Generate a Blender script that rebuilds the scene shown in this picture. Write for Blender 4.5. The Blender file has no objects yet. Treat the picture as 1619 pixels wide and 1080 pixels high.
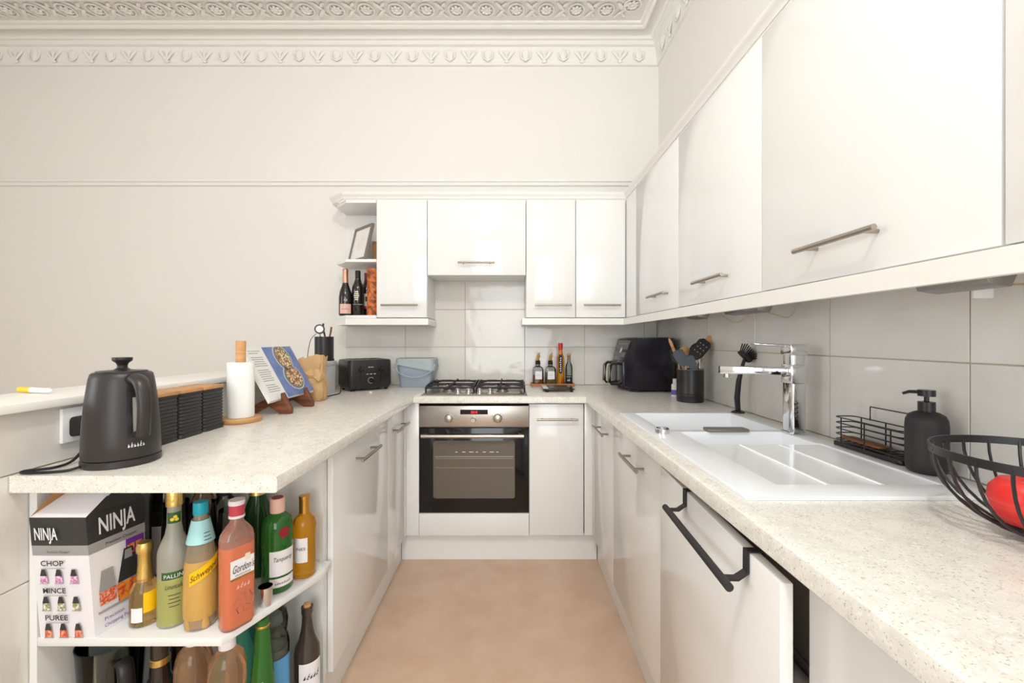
import bpy, bmesh, math, random
from mathutils import Vector, Matrix
random.seed(7)
PI = math.pi
SC = bpy.context.scene
COL = SC.collection
# ---------------------------------------------------------------- camera, light, exposure
FPX, PCX, PCY, CAMZ = 670.0, 807.0, 537.0, 1.214
cd = bpy.data.cameras.new('camera'); cam = bpy.data.objects.new('camera', cd); COL.objects.link(cam)
cam.location = (0, 0, CAMZ); cam.rotation_euler = (PI/2, 0, 0)
cd.sensor_width = 36.0; cd.sensor_fit = 'HORIZONTAL'; cd.lens = 36.0*FPX/1619.0
cd.shift_x = 2.5/1619.0; cd.shift_y = -3.0/1619.0; cd.clip_start = 0.02
SC.camera = cam
w = bpy.data.worlds.new('daylight'); SC.world = w; w.use_nodes = True
bg = w.node_tree.nodes['Background']; bg.inputs[0].default_value = (0.86, 0.93, 1.0, 1); bg.inputs[1].default_value = 1.6
def window_light(name, x, y, z, sx, sz, power, rz=0.0):
    l = bpy.data.lights.new(name, 'AREA'); l.shape = 'RECTANGLE'; l.size = sx; l.size_y = sz
    l.energy = power; l.color = (0.965, 0.98, 1.0)
    o = bpy.data.objects.new(name, l); COL.objects.link(o); o.location = (x, y, z); o.rotation_euler = (PI/2, 0, rz)
ROOM_Y0, ROOM_X0, WALL_Y, WALL_X, CEIL = -2.6, -4.3, 2.86, 1.0, 3.25
WINDOWS = ((-0.80, 0.90, 0.55, 2.75),)
for i, (a, b, c, d) in enumerate(WINDOWS):
    window_light('window_daylight', (a+b)/2, ROOM_Y0-0.30, (c+d)/2, b-a, d-c, 52)
ADDED_WINDOW = (-2.0, 0.2, 0.55, 2.75)      # unseen window added across the room to let in fill light
window_light('window_daylight', ROOM_X0-0.30, (ADDED_WINDOW[0]+ADDED_WINDOW[1])/2, 1.65, 2.2, 2.2, 58, -PI/2)  # fill through the added window, brightens the right-hand doors and tiles
vs = SC.view_settings
vs.view_transform = 'Standard'; vs.look = 'None'; vs.gamma = 1.0; vs.use_curve_mapping = False; vs.exposure = 0.25

# ---------------------------------------------------------------- helpers
def s2l(c):
    return tuple((v/255.0/12.92 if v/255.0 <= 0.04045 else ((v/255.0+0.055)/1.055)**2.4) for v in c)
def rgba(c): return s2l(c)+(1.0,)
MATS = {}
def pm(name, col, rough=0.5, metal=0.0, trans=0.0, coat=0.0, ior=1.45, bump=None, vary=None, emit=None, aniso=0.0, alpha=1.0):
    """principled; bump=(scale,strength,distance,detail[,stretch]) ; vary=(scale, colour2, lo, hi[,stretch])"""
    m = bpy.data.materials.new(name); m.use_nodes = True; nt = m.node_tree; N = nt.nodes; L = nt.links
    b = N['Principled BSDF']
    b.inputs['Base Color'].default_value = rgba(col); b.inputs['Roughness'].default_value = rough
    b.inputs['Metallic'].default_value = metal; b.inputs['IOR'].default_value = ior
    b.inputs['Transmission Weight'].default_value = trans; b.inputs['Coat Weight'].default_value = coat
    b.inputs['Coat Roughness'].default_value = 0.03; b.inputs['Alpha'].default_value = alpha
    if emit: b.inputs['Emission Color'].default_value = rgba(emit[0]); b.inputs['Emission Strength'].default_value = emit[1]
    def coords(st):
        tc = N.new('ShaderNodeTexCoord'); mp = N.new('ShaderNodeMapping'); L.new(tc.outputs['Object'], mp.inputs[0])
        mp.inputs['Scale'].default_value = st; return mp.outputs[0]
    if vary:
        sc, c2, lo, hi = vary[:4]; st = vary[4] if len(vary) > 4 else (1, 1, 1)
        n = N.new('ShaderNodeTexNoise'); n.inputs['Scale'].default_value = sc; n.inputs['Detail'].default_value = 5; L.new(coords(st), n.inputs['Vector'])
        r = N.new('ShaderNodeValToRGB'); r.color_ramp.elements[0].position = lo; r.color_ramp.elements[1].position = hi
        r.color_ramp.elements[0].color = rgba(col); r.color_ramp.elements[1].color = rgba(c2)
        L.new(n.outputs['Fac'], r.inputs[0]); L.new(r.outputs[0], b.inputs['Base Color'])
    if bump:
        sc, stg, dist, det = bump[:4]; st = bump[4] if len(bump) > 4 else (1, 1, 1)
        n = N.new('ShaderNodeTexNoise'); n.inputs['Scale'].default_value = sc; n.inputs['Detail'].default_value = det; L.new(coords(st), n.inputs['Vector'])
        k = N.new('ShaderNodeBump'); k.inputs['Strength'].default_value = stg; k.inputs['Distance'].default_value = dist
        L.new(n.outputs['Fac'], k.inputs['Height']); L.new(k.outputs[0], b.inputs['Normal'])
    MATS[name] = m
    return m
def thin_glass(name, tint, gloss=1.0):
    m = bpy.data.materials.new(name); m.use_nodes = True; nt = m.node_tree; N = nt.nodes; L = nt.links
    N.remove(N['Principled BSDF']); out = N['Material Output']
    t = N.new('ShaderNodeBsdfTransparent'); t.inputs[0].default_value = rgba(tint)
    g = N.new('ShaderNodeBsdfGlossy'); g.inputs['Roughness'].default_value = 0.03
    f = N.new('ShaderNodeFresnel'); f.inputs[0].default_value = 1.45
    mu = N.new('ShaderNodeMath'); mu.operation = 'MULTIPLY'; mu.inputs[1].default_value = gloss
    mx = N.new('ShaderNodeMixShader'); L.new(f.outputs[0], mu.inputs[0]); L.new(mu.outputs[0], mx.inputs[0]); L.new(t.outputs[0], mx.inputs[1]); L.new(g.outputs[0], mx.inputs[2])
    L.new(mx.outputs[0], out.inputs[0]); MATS[name] = m
    return m
# setting
pm('wall_paint', (237, 234, 229), 0.75, bump=(9, 0.12, 0.01, 3))
pm('plaster', (241, 239, 234), 0.7)
pm('white_satin', (240, 239, 235), 0.35)
pm('gloss_white', (241, 240, 238), 0.10)
pm('board_white', (238, 238, 236), 0.35)
pm('trim_cream', (241, 239, 233), 0.3)
pm('floor_vinyl', (218, 190, 166), 0.42, vary=(7, (206, 173, 147), 0.35, 0.75), bump=(60, 0.05, 0.002, 4))
pm('tile_glaze', (231, 227, 221), 0.09, bump=(7, 0.35, 0.012, 2), vary=(2.5, (222, 217, 210), 0.35, 0.7))
pm('grout', (203, 186, 160), 0.9)
pm('worktop_laminate', (228, 222, 209), 0.22)
def speckle(m):
    nt = m.node_tree; N = nt.nodes; L = nt.links; b = N['Principled BSDF']
    tc = N.new('ShaderNodeTexCoord'); prev = None
    layers = [((40, 40, 40), (226, 221, 211), 0.42, 0.68), ((200, 420, 200), (192, 185, 173), 0.62, 0.70), ((420, 190, 300), (176, 158, 140), 0.66, 0.71), ((150, 150, 150), (244, 242, 238), 0.58, 0.70)]
    for st, c, lo, hi in layers:
        mp = N.new('ShaderNodeMapping'); mp.inputs['Scale'].default_value = st; L.new(tc.outputs['Object'], mp.inputs[0])
        n = N.new('ShaderNodeTexNoise'); n.inputs['Scale'].default_value = 1.0; n.inputs['Detail'].default_value = 2; L.new(mp.outputs[0], n.inputs['Vector'])
        r = N.new('ShaderNodeMapRange'); r.inputs[1].default_value = lo; r.inputs[2].default_value = hi; L.new(n.outputs['Fac'], r.inputs[0])
        mx = N.new('ShaderNodeMix'); mx.data_type = 'RGBA'; L.new(r.outputs[0], mx.inputs[0])
        if prev is None: mx.inputs[6].default_value = rgba((236, 232, 224))
        else: L.new(prev, mx.inputs[6])
        mx.inputs[7].default_value = rgba(c); prev = mx.outputs[2]
    L.new(prev, b.inputs['Base Color'])
speckle(MATS['worktop_laminate'])
pm('steel_brushed', (190, 184, 176), 0.3, 1.0, bump=(40, 0.06, 0.001, 2, (1, 1, 40)))
pm('handle_steel', (176, 166, 154), 0.32, 1.0)
pm('chrome', (215, 215, 218), 0.06, 1.0)
pm('oven_glass', (26, 24, 23), 0.08)
pm('oven_pane_reflect', (104, 96, 86), 0.12)  # dark glass with the room's reflection put into its grey-brown colour
pm('display_black', (14, 12, 14), 0.15)
pm('red_digits', (255, 50, 60), 0.4, emit=((255, 40, 60), 1.6))
pm('cast_iron', (40, 36, 34), 0.55)
pm('sink_ceramic', (243, 245, 248), 0.18)
pm('black_matt', (40, 38, 39), 0.55)
pm('black_satin', (34, 31, 32), 0.35)
pm('black_gloss', (20, 18, 24), 0.18)
pm('fryer_black', (26, 23, 32), 0.27)
pm('fryer_panel', (78, 75, 76), 0.3)
pm('kettle_black', (47, 43, 42), 0.38)
pm('rubber_black', (24, 23, 24), 0.6)
pm('ribbed_black', (48, 46, 46), 0.5)
pm('white_plastic', (240, 240, 240), 0.3)
pm('lettering_white', (235, 235, 235), 0.5)
pm('lettering_dark', (52, 50, 52), 0.6)
pm('lettering_brown', (70, 44, 26), 0.6)
pm('oak', (210, 162, 108), 0.5, vary=(6, (186, 132, 82), 0.4, 0.65, (1, 1, 12)))
pm('beech', (214, 168, 116), 0.5, vary=(8, (198, 146, 92), 0.4, 0.65, (1, 1, 8)))
pm('walnut', (128, 74, 46), 0.45, vary=(10, (90, 48, 30), 0.4, 0.65, (1, 8, 8)))
pm('tray_wood', (176, 116, 72), 0.5)
pm('kraft', (205, 166, 118), 0.8, bump=(18, 0.5, 0.01, 3))
pm('cardboard', (190, 140, 92), 0.85)
pm('tissue', (246, 245, 243), 0.9, bump=(120, 0.3, 0.003, 2))
pm('paper_white', (240, 238, 234), 0.8)
pm('print_grey', (176, 174, 172), 0.8)
pm('print_blue', (118, 137, 186), 0.6, vary=(14, (96, 116, 170), 0.4, 0.7))
pm('enamel_pan', (112, 118, 116), 0.4)
pm('enamel_rim', (226, 226, 222), 0.4)
pm('salad_mix', (196, 172, 120), 0.7)
def salad(m):
    nt = m.node_tree; N = nt.nodes; L = nt.links; b = N['Principled BSDF']
    tc = N.new('ShaderNodeTexCoord'); v = N.new('ShaderNodeTexVoronoi'); v.inputs['Scale'].default_value = 150; L.new(tc.outputs['Object'], v.inputs['Vector'])
    s = N.new('ShaderNodeSeparateColor'); L.new(v.outputs['Color'], s.inputs[0])
    r = N.new('ShaderNodeValToRGB'); r.color_ramp.interpolation = 'CONSTANT'
    cs = [(0, (222, 200, 150)), (0.25, (150, 92, 62)), (0.42, (232, 222, 190)), (0.6, (126, 130, 72)), (0.72, (206, 128, 110)), (0.86, (112, 62, 50))]
    e = r.color_ramp.elements; e[0].color = rgba(cs[0][1]); e[1].position = cs[1][0]; e[1].color = rgba(cs[1][1])
    for p, c in cs[2:]:
        q = e.new(p); q.color = rgba(c)
    L.new(s.outputs[0], r.inputs[0]); L.new(r.outputs[0], b.inputs['Base Color'])
salad(MATS['salad_mix'])
pm('box_grey', (206, 207, 210), 0.4)
pm('caddy_blue', (162, 174, 186), 0.4)
pm('liner', (192, 202, 203), 0.5, trans=0.25, bump=(40, 0.5, 0.004, 3))
pm('ninja_white', (240, 237, 240), 0.35)
pm('ninja_black', (52, 51, 50), 0.35)
pm('ninja_grey', (160, 158, 156), 0.4)
pm('purple_print', (116, 50, 150), 0.5)
pm('pink_print', (206, 120, 176), 0.6, vary=(200, (240, 220, 236), 0.45, 0.6))
pm('olive_print', (150, 146, 96), 0.6, vary=(200, (240, 238, 226), 0.45, 0.6))
pm('red_print', (214, 86, 52), 0.6, vary=(200, (240, 190, 160), 0.45, 0.65))
pm('orange_print', (236, 150, 46), 0.5, vary=(90, (204, 64, 50), 0.45, 0.6))
pm('gold_foil', (222, 188, 110), 0.32, 0.85, bump=(60, 0.5, 0.004, 3))
pm('gold_metal', (214, 164, 80), 0.28, 0.9)
pm('copper_foil', (216, 160, 132), 0.3, 0.8)
thin_glass('clear_glass', (238, 242, 242), 1.0)
thin_glass('jar_glass', (226, 232, 230), 1.0)
thin_glass('pane_glass', (250, 252, 252), 0.6)
pm('frosted_glass', (206, 204, 190), 0.35, trans=0.5)
pm('limoncello', (196, 196, 118), 0.35, trans=0.35)
pm('prosecco', (240, 200, 130), 0.05, trans=0.85, ior=1.36)
pm('orange_squash', (240, 192, 104), 0.2, trans=0.35)
pm('pet_clear', (226, 208, 176), 0.15, trans=0.7)
pm('pink_gin', (255, 146, 104), 0.08, trans=0.4)
pm('pink_glass', (240, 190, 170), 0.08, trans=0.75)
pm('green_glass', (56, 128, 50), 0.08, trans=0.45)
pm('green_dark', (36, 78, 36), 0.1, trans=0.3)
pm('amber_wine', (250, 184, 48), 0.05, trans=0.72, ior=1.36)
pm('amber_spirit', (240, 196, 156), 0.04, trans=0.88, ior=1.36)
pm('dark_glass', (30, 27, 26), 0.1, coat=0.5)
pm('brown_glass', (62, 52, 46), 0.12, coat=0.4)
pm('oil_brown', (176, 104, 50), 0.12, trans=0.5)
pm('oil_green', (150, 138, 40), 0.12, trans=0.5)
pm('chilli_oil', (232, 160, 44), 0.12, trans=0.4, vary=(30, (176, 60, 34), 0.5, 0.7, (1, 1, 0.4)))
pm('label_white', (238, 234, 236), 0.5)
pm('label_cream', (232, 222, 190), 0.5)
pm('label_pink', (232, 186, 170), 0.5)
pm('label_yellow', (252, 196, 10), 0.4)
pm('label_aqua', (170, 222, 224), 0.45)
pm('cap_teal', (30, 164, 186), 0.35)
pm('cap_red', (198, 68, 84), 0.4)
pm('bright_red', (222, 44, 40), 0.35)
pm('seal_red', (150, 24, 46), 0.35)
pm('label_blue', (92, 164, 214), 0.5)
pm('teal_card', (58, 150, 136), 0.5)
pm('leaf_green', (52, 92, 44), 0.5)
pm('lemon', (238, 214, 60), 0.5)
pm('label_black', (30, 28, 30), 0.5)
pm('cork', (206, 160, 110), 0.8)
pm('tube_orange', (206, 112, 48), 0.45, vary=(38, (120, 52, 24), 0.45, 0.62), bump=(38, 0.8, 0.01, 2))
pm('apple_red', (224, 46, 44), 0.35, vary=(14, (236, 96, 80), 0.5, 0.8, (1, 1, 4)))
pm('grey_silicone', (86, 92, 102), 0.5)
pm('wire_beige', (206, 182, 136), 0.6)
pm('steel_grey', (150, 148, 144), 0.35, 0.8)
pm('dish_steel', (128, 122, 114), 0.35, 0.3)
pm('frame_grey', (128, 118, 110), 0.5)
pm('art_print', (236, 232, 228), 0.6, vary=(9, (206, 196, 196), 0.5, 0.7))
pm('purple_label', (106, 96, 170), 0.5)
pm('yellow_plastic', (242, 204, 40), 0.4)
pm('dark_inside', (28, 26, 26), 0.7)
pm('rust', (150, 92, 50), 0.7)
pm('opal_lit', (250, 246, 238), 0.4, emit=((255, 240, 220), 4.0))  # glowing dome of the added ceiling lamp
pm('jug_plastic', (150, 150, 150), 0.15, trans=0.6)

ROOT = {}
def P(px, py, D): return Vector(((px-PCX)*D/FPX, D, CAMZ-(py-PCY)*D/FPX))
def thing(name, label, cat, loc=(0, 0, 0), rz=0.0, group=None):
    o = bpy.data.objects.new(name, None); COL.objects.link(o); o.location = loc; o.rotation_euler = (0, 0, rz)
    o.empty_display_size = 0.05; o['label'] = label; o['category'] = cat
    if group: o['group'] = group
    ROOT[o] = Matrix.Translation(Vector(loc)) @ Matrix.Rotation(rz, 4, 'Z')
    return o
def tag(o, label, cat, group=None):
    o['label'] = label; o['category'] = cat
    if group: o['group'] = group
    return o
def smooth(me, ang=35):
    me.shade_smooth(); me.set_sharp_from_angle(angle=math.radians(ang))
class MB:
    def __init__(s): s.bm = bmesh.new()
    def face(s, pts):
        return s.bm.faces.new([s.bm.verts.new(p) for p in pts])
    def box(s, x0, x1, y0, y1, z0, z1):
        return s.prism([(x0, y0), (x1, y0), (x1, y1), (x0, y1)], z0, z1)
    def prism(s, poly, a, b, axis='z', top=None):
        f = {'z': lambda p, t: (p[0], p[1], t), 'y': lambda p, t: (p[0], t, p[1]), 'x': lambda p, t: (t, p[0], p[1])}[axis]
        v0 = [s.bm.verts.new(f(p, a)) for p in poly]; v1 = [s.bm.verts.new(f(p, b)) for p in (top or poly)]
        n = len(poly)
        for i in range(n): s.bm.faces.new((v0[i], v0[(i+1) % n], v1[(i+1) % n], v1[i]))
        s.bm.faces.new(v0[::-1]); s.bm.faces.new(v1)
        return s
    def loft(s, rings, caps=True):
        vs_ = [[s.bm.verts.new(p) for p in r] for r in rings]; n = len(rings[0])
        for a, b in zip(vs_, vs_[1:]):
            for i in range(n): s.bm.faces.new((a[i], a[(i+1) % n], b[(i+1) % n], b[i]))
        if caps: s.bm.faces.new(vs_[0][::-1]); s.bm.faces.new(vs_[-1])
        return s
    def lathe(s, prof, cx=0, cy=0, cz=0, seg=24, sx=1.0, sy=1.0):
        prev = None
        for r, z in prof:
            if r < 1e-6: ring = [s.bm.verts.new((cx, cy, cz+z))]
            else: ring = [s.bm.verts.new((cx+r*sx*math.cos(2*PI*i/seg), cy+r*sy*math.sin(2*PI*i/seg), cz+z)) for i in range(seg)]
            if prev:
                if len(prev) == 1 and len(ring) > 1:
                    for i in range(seg): s.bm.faces.new((prev[0], ring[i], ring[(i+1) % seg]))
                elif len(ring) == 1 and len(prev) > 1:
                    for i in range(seg): s.bm.faces.new((prev[i], prev[(i+1) % seg], ring[0]))
                elif len(ring) > 1:
                    for i in range(seg): s.bm.faces.new((prev[i], prev[(i+1) % seg], ring[(i+1) % seg], ring[i]))
            prev = ring
        return s
    def sweep(s, pts, ra, rb=None, seg=8, up=(0, 0, 1), closed=False):
        """elliptical tube; ra across, rb along 'up'; scalars or lists"""
        pts = [Vector(p) for p in pts]; n = len(pts); rings = []
        for i, p in enumerate(pts):
            if closed: t = pts[(i+1) % n]-pts[i-1]
            else: t = pts[min(i+1, n-1)]-pts[max(i-1, 0)]
            t.normalize(); u = Vector(up); u = u-t*u.dot(t)
            if u.length < 1e-4: u = Vector((1, 0, 0)); u = u-t*u.dot(t)
            if u.length < 1e-4: u = Vector((0, 1, 0)); u = u-t*u.dot(t)
            u.normalize(); sd = t.cross(u)
            a = ra[i] if isinstance(ra, (list, tuple)) else ra
            b = a if rb is None else (rb[i] if isinstance(rb, (list, tuple)) else rb)
            rings.append([p+sd*(a*math.cos(2*PI*k/seg))+u*(b*math.sin(2*PI*k/seg)) for k in range(seg)])
        if closed: rings.append(rings[0]); s.loft(rings, False)
        else: s.loft(rings)
        return s
    def cyl(s, p, q, r, seg=16, r2=None):
        return s.sweep([p, q], [r, r if r2 is None else r2], seg=seg, up=(0.13, 0.21, 0.97))
    def build(s, name, mat, parent=None, world=False, bevel=0.0, seg=2, ang=35, kind=None, weld=False):
        bm = s.bm
        if weld or bevel: bmesh.ops.remove_doubles(bm, verts=bm.verts, dist=1e-6)
        bmesh.ops.recalc_face_normals(bm, faces=bm.faces)
        if bevel:
            es = [e for e in bm.edges if len(e.link_faces) == 2 and e.calc_face_angle(0) > 0.5]
            bmesh.ops.bevel(bm, geom=es, offset=bevel, segments=seg, affect='EDGES', profile=0.5, clamp_overlap=True)
        me = bpy.data.meshes.new(name); 
        if world and parent is not None: bm.transform(ROOT[parent].inverted())
        bm.to_mesh(me); bm.free(); smooth(me, ang)
        me.materials.append(MATS[mat])
        return link(name, me, parent, kind)
def link(name, me, parent=None, kind=None):
    o = bpy.data.objects.new(name, me); COL.objects.link(o)
    if parent is not None: o.parent = parent; ROOT[o] = ROOT.get(parent, Matrix())
    else: ROOT[o] = Matrix()
    if kind: o['kind'] = kind
    return o
def struct(o, label=None):
    o['kind'] = 'structure'
    if label: o['label'] = label
    return o
def arc(cx, cy, r, a0, a1, n):
    return [(cx+r*math.cos(a0+(a1-a0)*i/n), cy+r*math.sin(a0+(a1-a0)*i/n)) for i in range(n+1)]
def rrect(x0, x1, y0, y1, r, n=4):
    return arc(x1-r, y0+r, r, -PI/2, 0, n)+arc(x1-r, y1-r, r, 0, PI/2, n)+arc(x0+r, y1-r, r, PI/2, PI, n)+arc(x0+r, y0+r, r, PI, 1.5*PI, n)
def miter(path, prof):
    """rings of an (offset,z) profile carried along a plan path; offset to the left of the direction of travel"""
    rings = []; n = len(path)
    for i, p in enumerate(path):
        p = Vector(p)
        d0 = (Vector(path[i])-Vector(path[i-1])).normalized() if i > 0 else None
        d1 = (Vector(path[i+1])-Vector(path[i])).normalized() if i < n-1 else None
        d0 = d0 or d1; d1 = d1 or d0
        n0 = Vector((-d0.y, d0.x)); n1 = Vector((-d1.y, d1.x)); m = (n0+n1); m = m/max(1e-6, m.dot(n0))
        rings.append([(p.x+m.x*o_, p.y+m.y*o_, z) for o_, z in prof])
    return rings
FONT_TMP = []
def text(s_, size, mapf, mat, parent, name='lettering', shear=0.0, width=None, bold=0.0, world=True):
    """lettering as a thin mesh: mapf(u, v, w) -> world point, u centred, v up from the baseline"""
    cu = bpy.data.curves.new('t', 'FONT'); cu.body = s_; cu.size = size; cu.align_x = 'CENTER'; cu.resolution_u = 3
    cu.shear = shear; cu.offset = bold
    ob = bpy.data.objects.new('t', cu); me = bpy.data.meshes.new_from_object(ob)
    bpy.data.objects.remove(ob); bpy.data.curves.remove(cu); me.name = name
    if width:
        xs = [v.co.x for v in me.vertices]; k = width/max(1e-6, max(xs)-min(xs))
    else: k = 1.0
    inv = ROOT[parent].inverted() if world else Matrix()
    for v in me.vertices: v.co = inv @ Vector(mapf(v.co.x*k, v.co.y, 0.0))
    me.materials.clear(); me.materials.append(MATS[mat])
    return link(name, me, parent)
def marks(size, mapf, mat, parent, width, n=6, world=True, name='printed_marks', slant=.15):
    """print too small to read in the photograph: a run of short uneven strokes"""
    b = MB(); inv = ROOT[parent].inverted() if world else Matrix(); st = width/n
    for k in range(n):
        h = size*(.50, .72, .46, .55, .80, .48)[k % 6]; u0 = -width/2+k*st; u1 = u0+st*.62; t = size*.14
        for q in ((u0, u0+st*.22, 0, h), (u0+st*.22, u1, h*.55-t, h*.55), (u0+st*.22, u1, 0, t)):
            b.face([inv @ Vector(mapf(u+v*slant, v, 0)) for u, v in ((q[0], q[2]), (q[1], q[2]), (q[1], q[3]), (q[0], q[3]))])
    return b.build(name, mat, parent)
def plane_map(o, u, v, off=0.0006):
    o = Vector(o); u = Vector(u).normalized(); v = Vector(v).normalized(); n = u.cross(v)
    return lambda a, b, c: o+u*a+v*b+n*(c+off)
def cyl_map(cx, cy, z, R, ang, off=0.0006):
    """u grows anticlockwise seen from above = to the right for a viewer outside"""
    return lambda a, b, c: Vector((cx+(R+off+c)*math.cos(ang+a/R), cy+(R+off+c)*math.sin(ang+a/R), z+b))
def patch(mapf, u0, u1, v0, v1, nu, nv, name, mat, parent, shape=None, world=True, thick=0.0005):
    b = MB(); g = [[[None]*(nv+1) for _ in range(nu+1)] for _ in (0, 1)]
    for k in (0, 1):
        for i in range(nu+1):
            for j in range(nv+1):
                u = u0+(u1-u0)*i/nu; v = v0+(v1-v0)*j/nv
                if shape: u, v = shape(u, v)
                g[k][i][j] = b.bm.verts.new(mapf(u, v, -thick*(1-k)))
    for i in range(nu):
        for j in range(nv):
            b.bm.faces.new((g[1][i][j], g[1][i+1][j], g[1][i+1][j+1], g[1][i][j+1]))
    for i in range(nu):
        for j, d in ((0, 0), (nv, 1)):
            b.bm.faces.new((g[0][i][j], g[0][i+1][j], g[1][i+1][j], g[1][i][j]))
    for j in range(nv):
        for i in (0, nu):
            b.bm.faces.new((g[0][i][j], g[0][i][j+1], g[1][i][j+1], g[1][i][j]))
    return b.build(name, mat, parent, world=world, weld=True)
def disc_poly(mapf, pts, name, mat, parent, thick=0.0006):
    b = MB(); b.loft([[mapf(u, v, -thick) for u, v in pts], [mapf(u, v, 0.0) for u, v in pts]])
    return b.build(name, mat, parent, world=True)
def ell(cx, cy, a, b, n=24): return [(cx+a*math.cos(2*PI*i/n), cy+b*math.sin(2*PI*i/n)) for i in range(n)]
def cam_ang(x, y): return math.atan2(-y, -x)
# ================================================================ the room
TY, TX = 2.852, 0.992            # tile faces
HW = -1.12                        # kitchen face of the low partition
WT = 0.91                         # worktop height
m = MB(); m.box(ROOM_X0-.1, WALL_X+.1, ROOM_Y0-.1, WALL_Y+.1, -0.1, 0)
struct(m.build('floor', 'floor_vinyl'), 'beige pink mottled vinyl floor')
m = MB(); m.box(ROOM_X0-.1, WALL_X+.1, ROOM_Y0-.1, WALL_Y+.1, CEIL, CEIL+.1)
struct(m.build('ceiling', 'plaster'), 'white plaster ceiling')
m = MB(); m.box(ROOM_X0-.1, WALL_X+.1, WALL_Y, WALL_Y+.1, 0, CEIL)
wall_back = struct(m.build('wall_back', 'wall_paint'), 'off white painted wall behind the hob')
m = MB(); m.box(WALL_X, WALL_X+.1, ROOM_Y0, WALL_Y, 0, CEIL)
wall_right = struct(m.build('wall_right', 'wall_paint'), 'off white wall behind the sink and long row of wall cabinets')
m = MB(); wl = ADDED_WINDOW; m.box(ROOM_X0-.1, ROOM_X0, ROOM_Y0, wl[0], 0, CEIL); m.box(ROOM_X0-.1, ROOM_X0, wl[1], WALL_Y, 0, CEIL); m.box(ROOM_X0-.1, ROOM_X0, wl[0], wl[1], 0, wl[2]); m.box(ROOM_X0-.1, ROOM_X0, wl[0], wl[1], wl[3], CEIL)
struct(m.build('wall_left', 'wall_paint'), 'off white wall across the room')
m = MB(); xs = [ROOM_X0]+[v for q in WINDOWS for v in q[:2]]+[WALL_X]
for i in range(0, len(xs), 2): m.box(xs[i], xs[i+1], ROOM_Y0-.1, ROOM_Y0, 0, CEIL)
for a, b, c, d in WINDOWS:
    m.box(a, b, ROOM_Y0-.1, ROOM_Y0, 0, c); m.box(a, b, ROOM_Y0-.1, ROOM_Y0, d, CEIL)
struct(m.build('wall_rear', 'wall_paint'), 'off white wall with tall windows')
for i, (a, b, c, d) in enumerate(WINDOWS):
    m = MB(); y0, y1 = ROOM_Y0-.08, ROOM_Y0-.03; t = 0.05
    m.box(a, a+t, y0, y1, c, d); m.box(b-t, b, y0, y1, c, d); m.box(a+t, b-t, y0, y1, c, c+t); m.box(a+t, b-t, y0, y1, d-t, d)
    m.box(a+t, b-t, y0, y1, (c+d)/2-.02, (c+d)/2+.02)
    fr = struct(m.build('window_%d' % (i+1), 'white_satin'), 'white sash window frame')
    for z0, z1 in ((c+t, (c+d)/2-.02), ((c+d)/2+.02, d-t)):
        m = MB(); m.box(a+t, b-t, y0+.02, y0+.024, z0, z1); m.build('pane', 'pane_glass', fr)
m = MB(); x0, x1, t = ROOM_X0-.08, ROOM_X0-.03, .05; a, b, c, d = ADDED_WINDOW
m.box(x0, x1, a, a+t, c, d); m.box(x0, x1, b-t, b, c, d); m.box(x0, x1, a+t, b-t, c, c+t); m.box(x0, x1, a+t, b-t, d-t, d); m.box(x0, x1, a+t, b-t, 1.63, 1.67)
fr = struct(m.build('window_2', 'white_satin'), 'added white sash window frame across the room for fill light')
for z0, z1 in ((c+t, 1.63), (1.67, d-t)):
    m = MB(); m.box(x0+.02, x0+.024, a+t, b-t, z0, z1); m.build('pane', 'pane_glass', fr)
# low partition with ledge, tiled
m = MB(); m.box(-1.31, HW-.008, 0.35, WALL_Y, 0, 1.05)
wp = struct(m.build('wall_partition', 'wall_paint'), 'low tiled partition wall behind the kettle')
m = MB(); m.box(-1.335, -1.098, 0.34, WALL_Y, 1.05, 1.071); m.build('ledge', 'trim_cream', wp, bevel=.003)
m = MB(); m.box(HW-.008, HW-.004, 0.36, TY, .1, 1.05); m.build('grout', 'grout', wp)
# tiles: shared meshes
TILE = {}
def tile(parent, axis, u0, u1, z0, z1, face):
    g = 0.0014; u0 += g; u1 -= g; z0 += g; z1 -= g
    key = (axis, round(u1-u0, 3), round(z1-z0, 3))
    if key not in TILE:
        b = MB(); w_, h_ = (u1-u0)/2, (z1-z0)/2
        if axis == 'y': b.box(-w_, w_, 0, .006, -h_, h_)
        elif axis == 'x': b.box(0, .006, -w_, w_, -h_, h_)
        else: b.box(-.006, 0, -w_, w_, -h_, h_)
        o = b.build('tile', 'tile_glaze', parent, bevel=.0012, seg=1); TILE[key] = o.data
    else: o = link('tile', TILE[key], parent)
    c = ((u0+u1)/2, (z0+z1)/2)
    o.location = (c[0], face, c[1]) if axis == 'y' else (face, c[0], c[1])
ROWS = [0.657, 0.91, 1.163, 1.416, 1.669]
colsb = [-1.109+.402*k for k in range(6)]+[.985]
m = MB(); m.box(-1.109, .99, TY+.004, WALL_Y, .8, 1.669); m.build('grout', 'grout', wall_back)
for i in range(6):
    for j in range(1, 4): tile(wall_back, 'y', colsb[i], colsb[i+1], ROWS[j], ROWS[j+1], TY)
m = MB(); m.box(TX+.004, WALL_X, -.3, TY, .8, 1.416); m.build('grout', 'grout', wall_right)
colsr = [-.289+.4015*k for k in range(8)]+[2.848]
for i in range(8):
    for j in range(1, 3): tile(wall_right, 'x', colsr[i], colsr[i+1], ROWS[j], ROWS[j+1], TX)
colsl = [.43+.4015*k for k in range(6)]+[2.848]
for i in range(6):
    tile(wp, 'n', colsl[i], colsl[i+1], .91, 1.05, HW); tile(wp, 'n', colsl[i], colsl[i+1], .652, .91, HW); tile(wp, 'n', colsl[i], colsl[i+1], .40, .652, HW)
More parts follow.
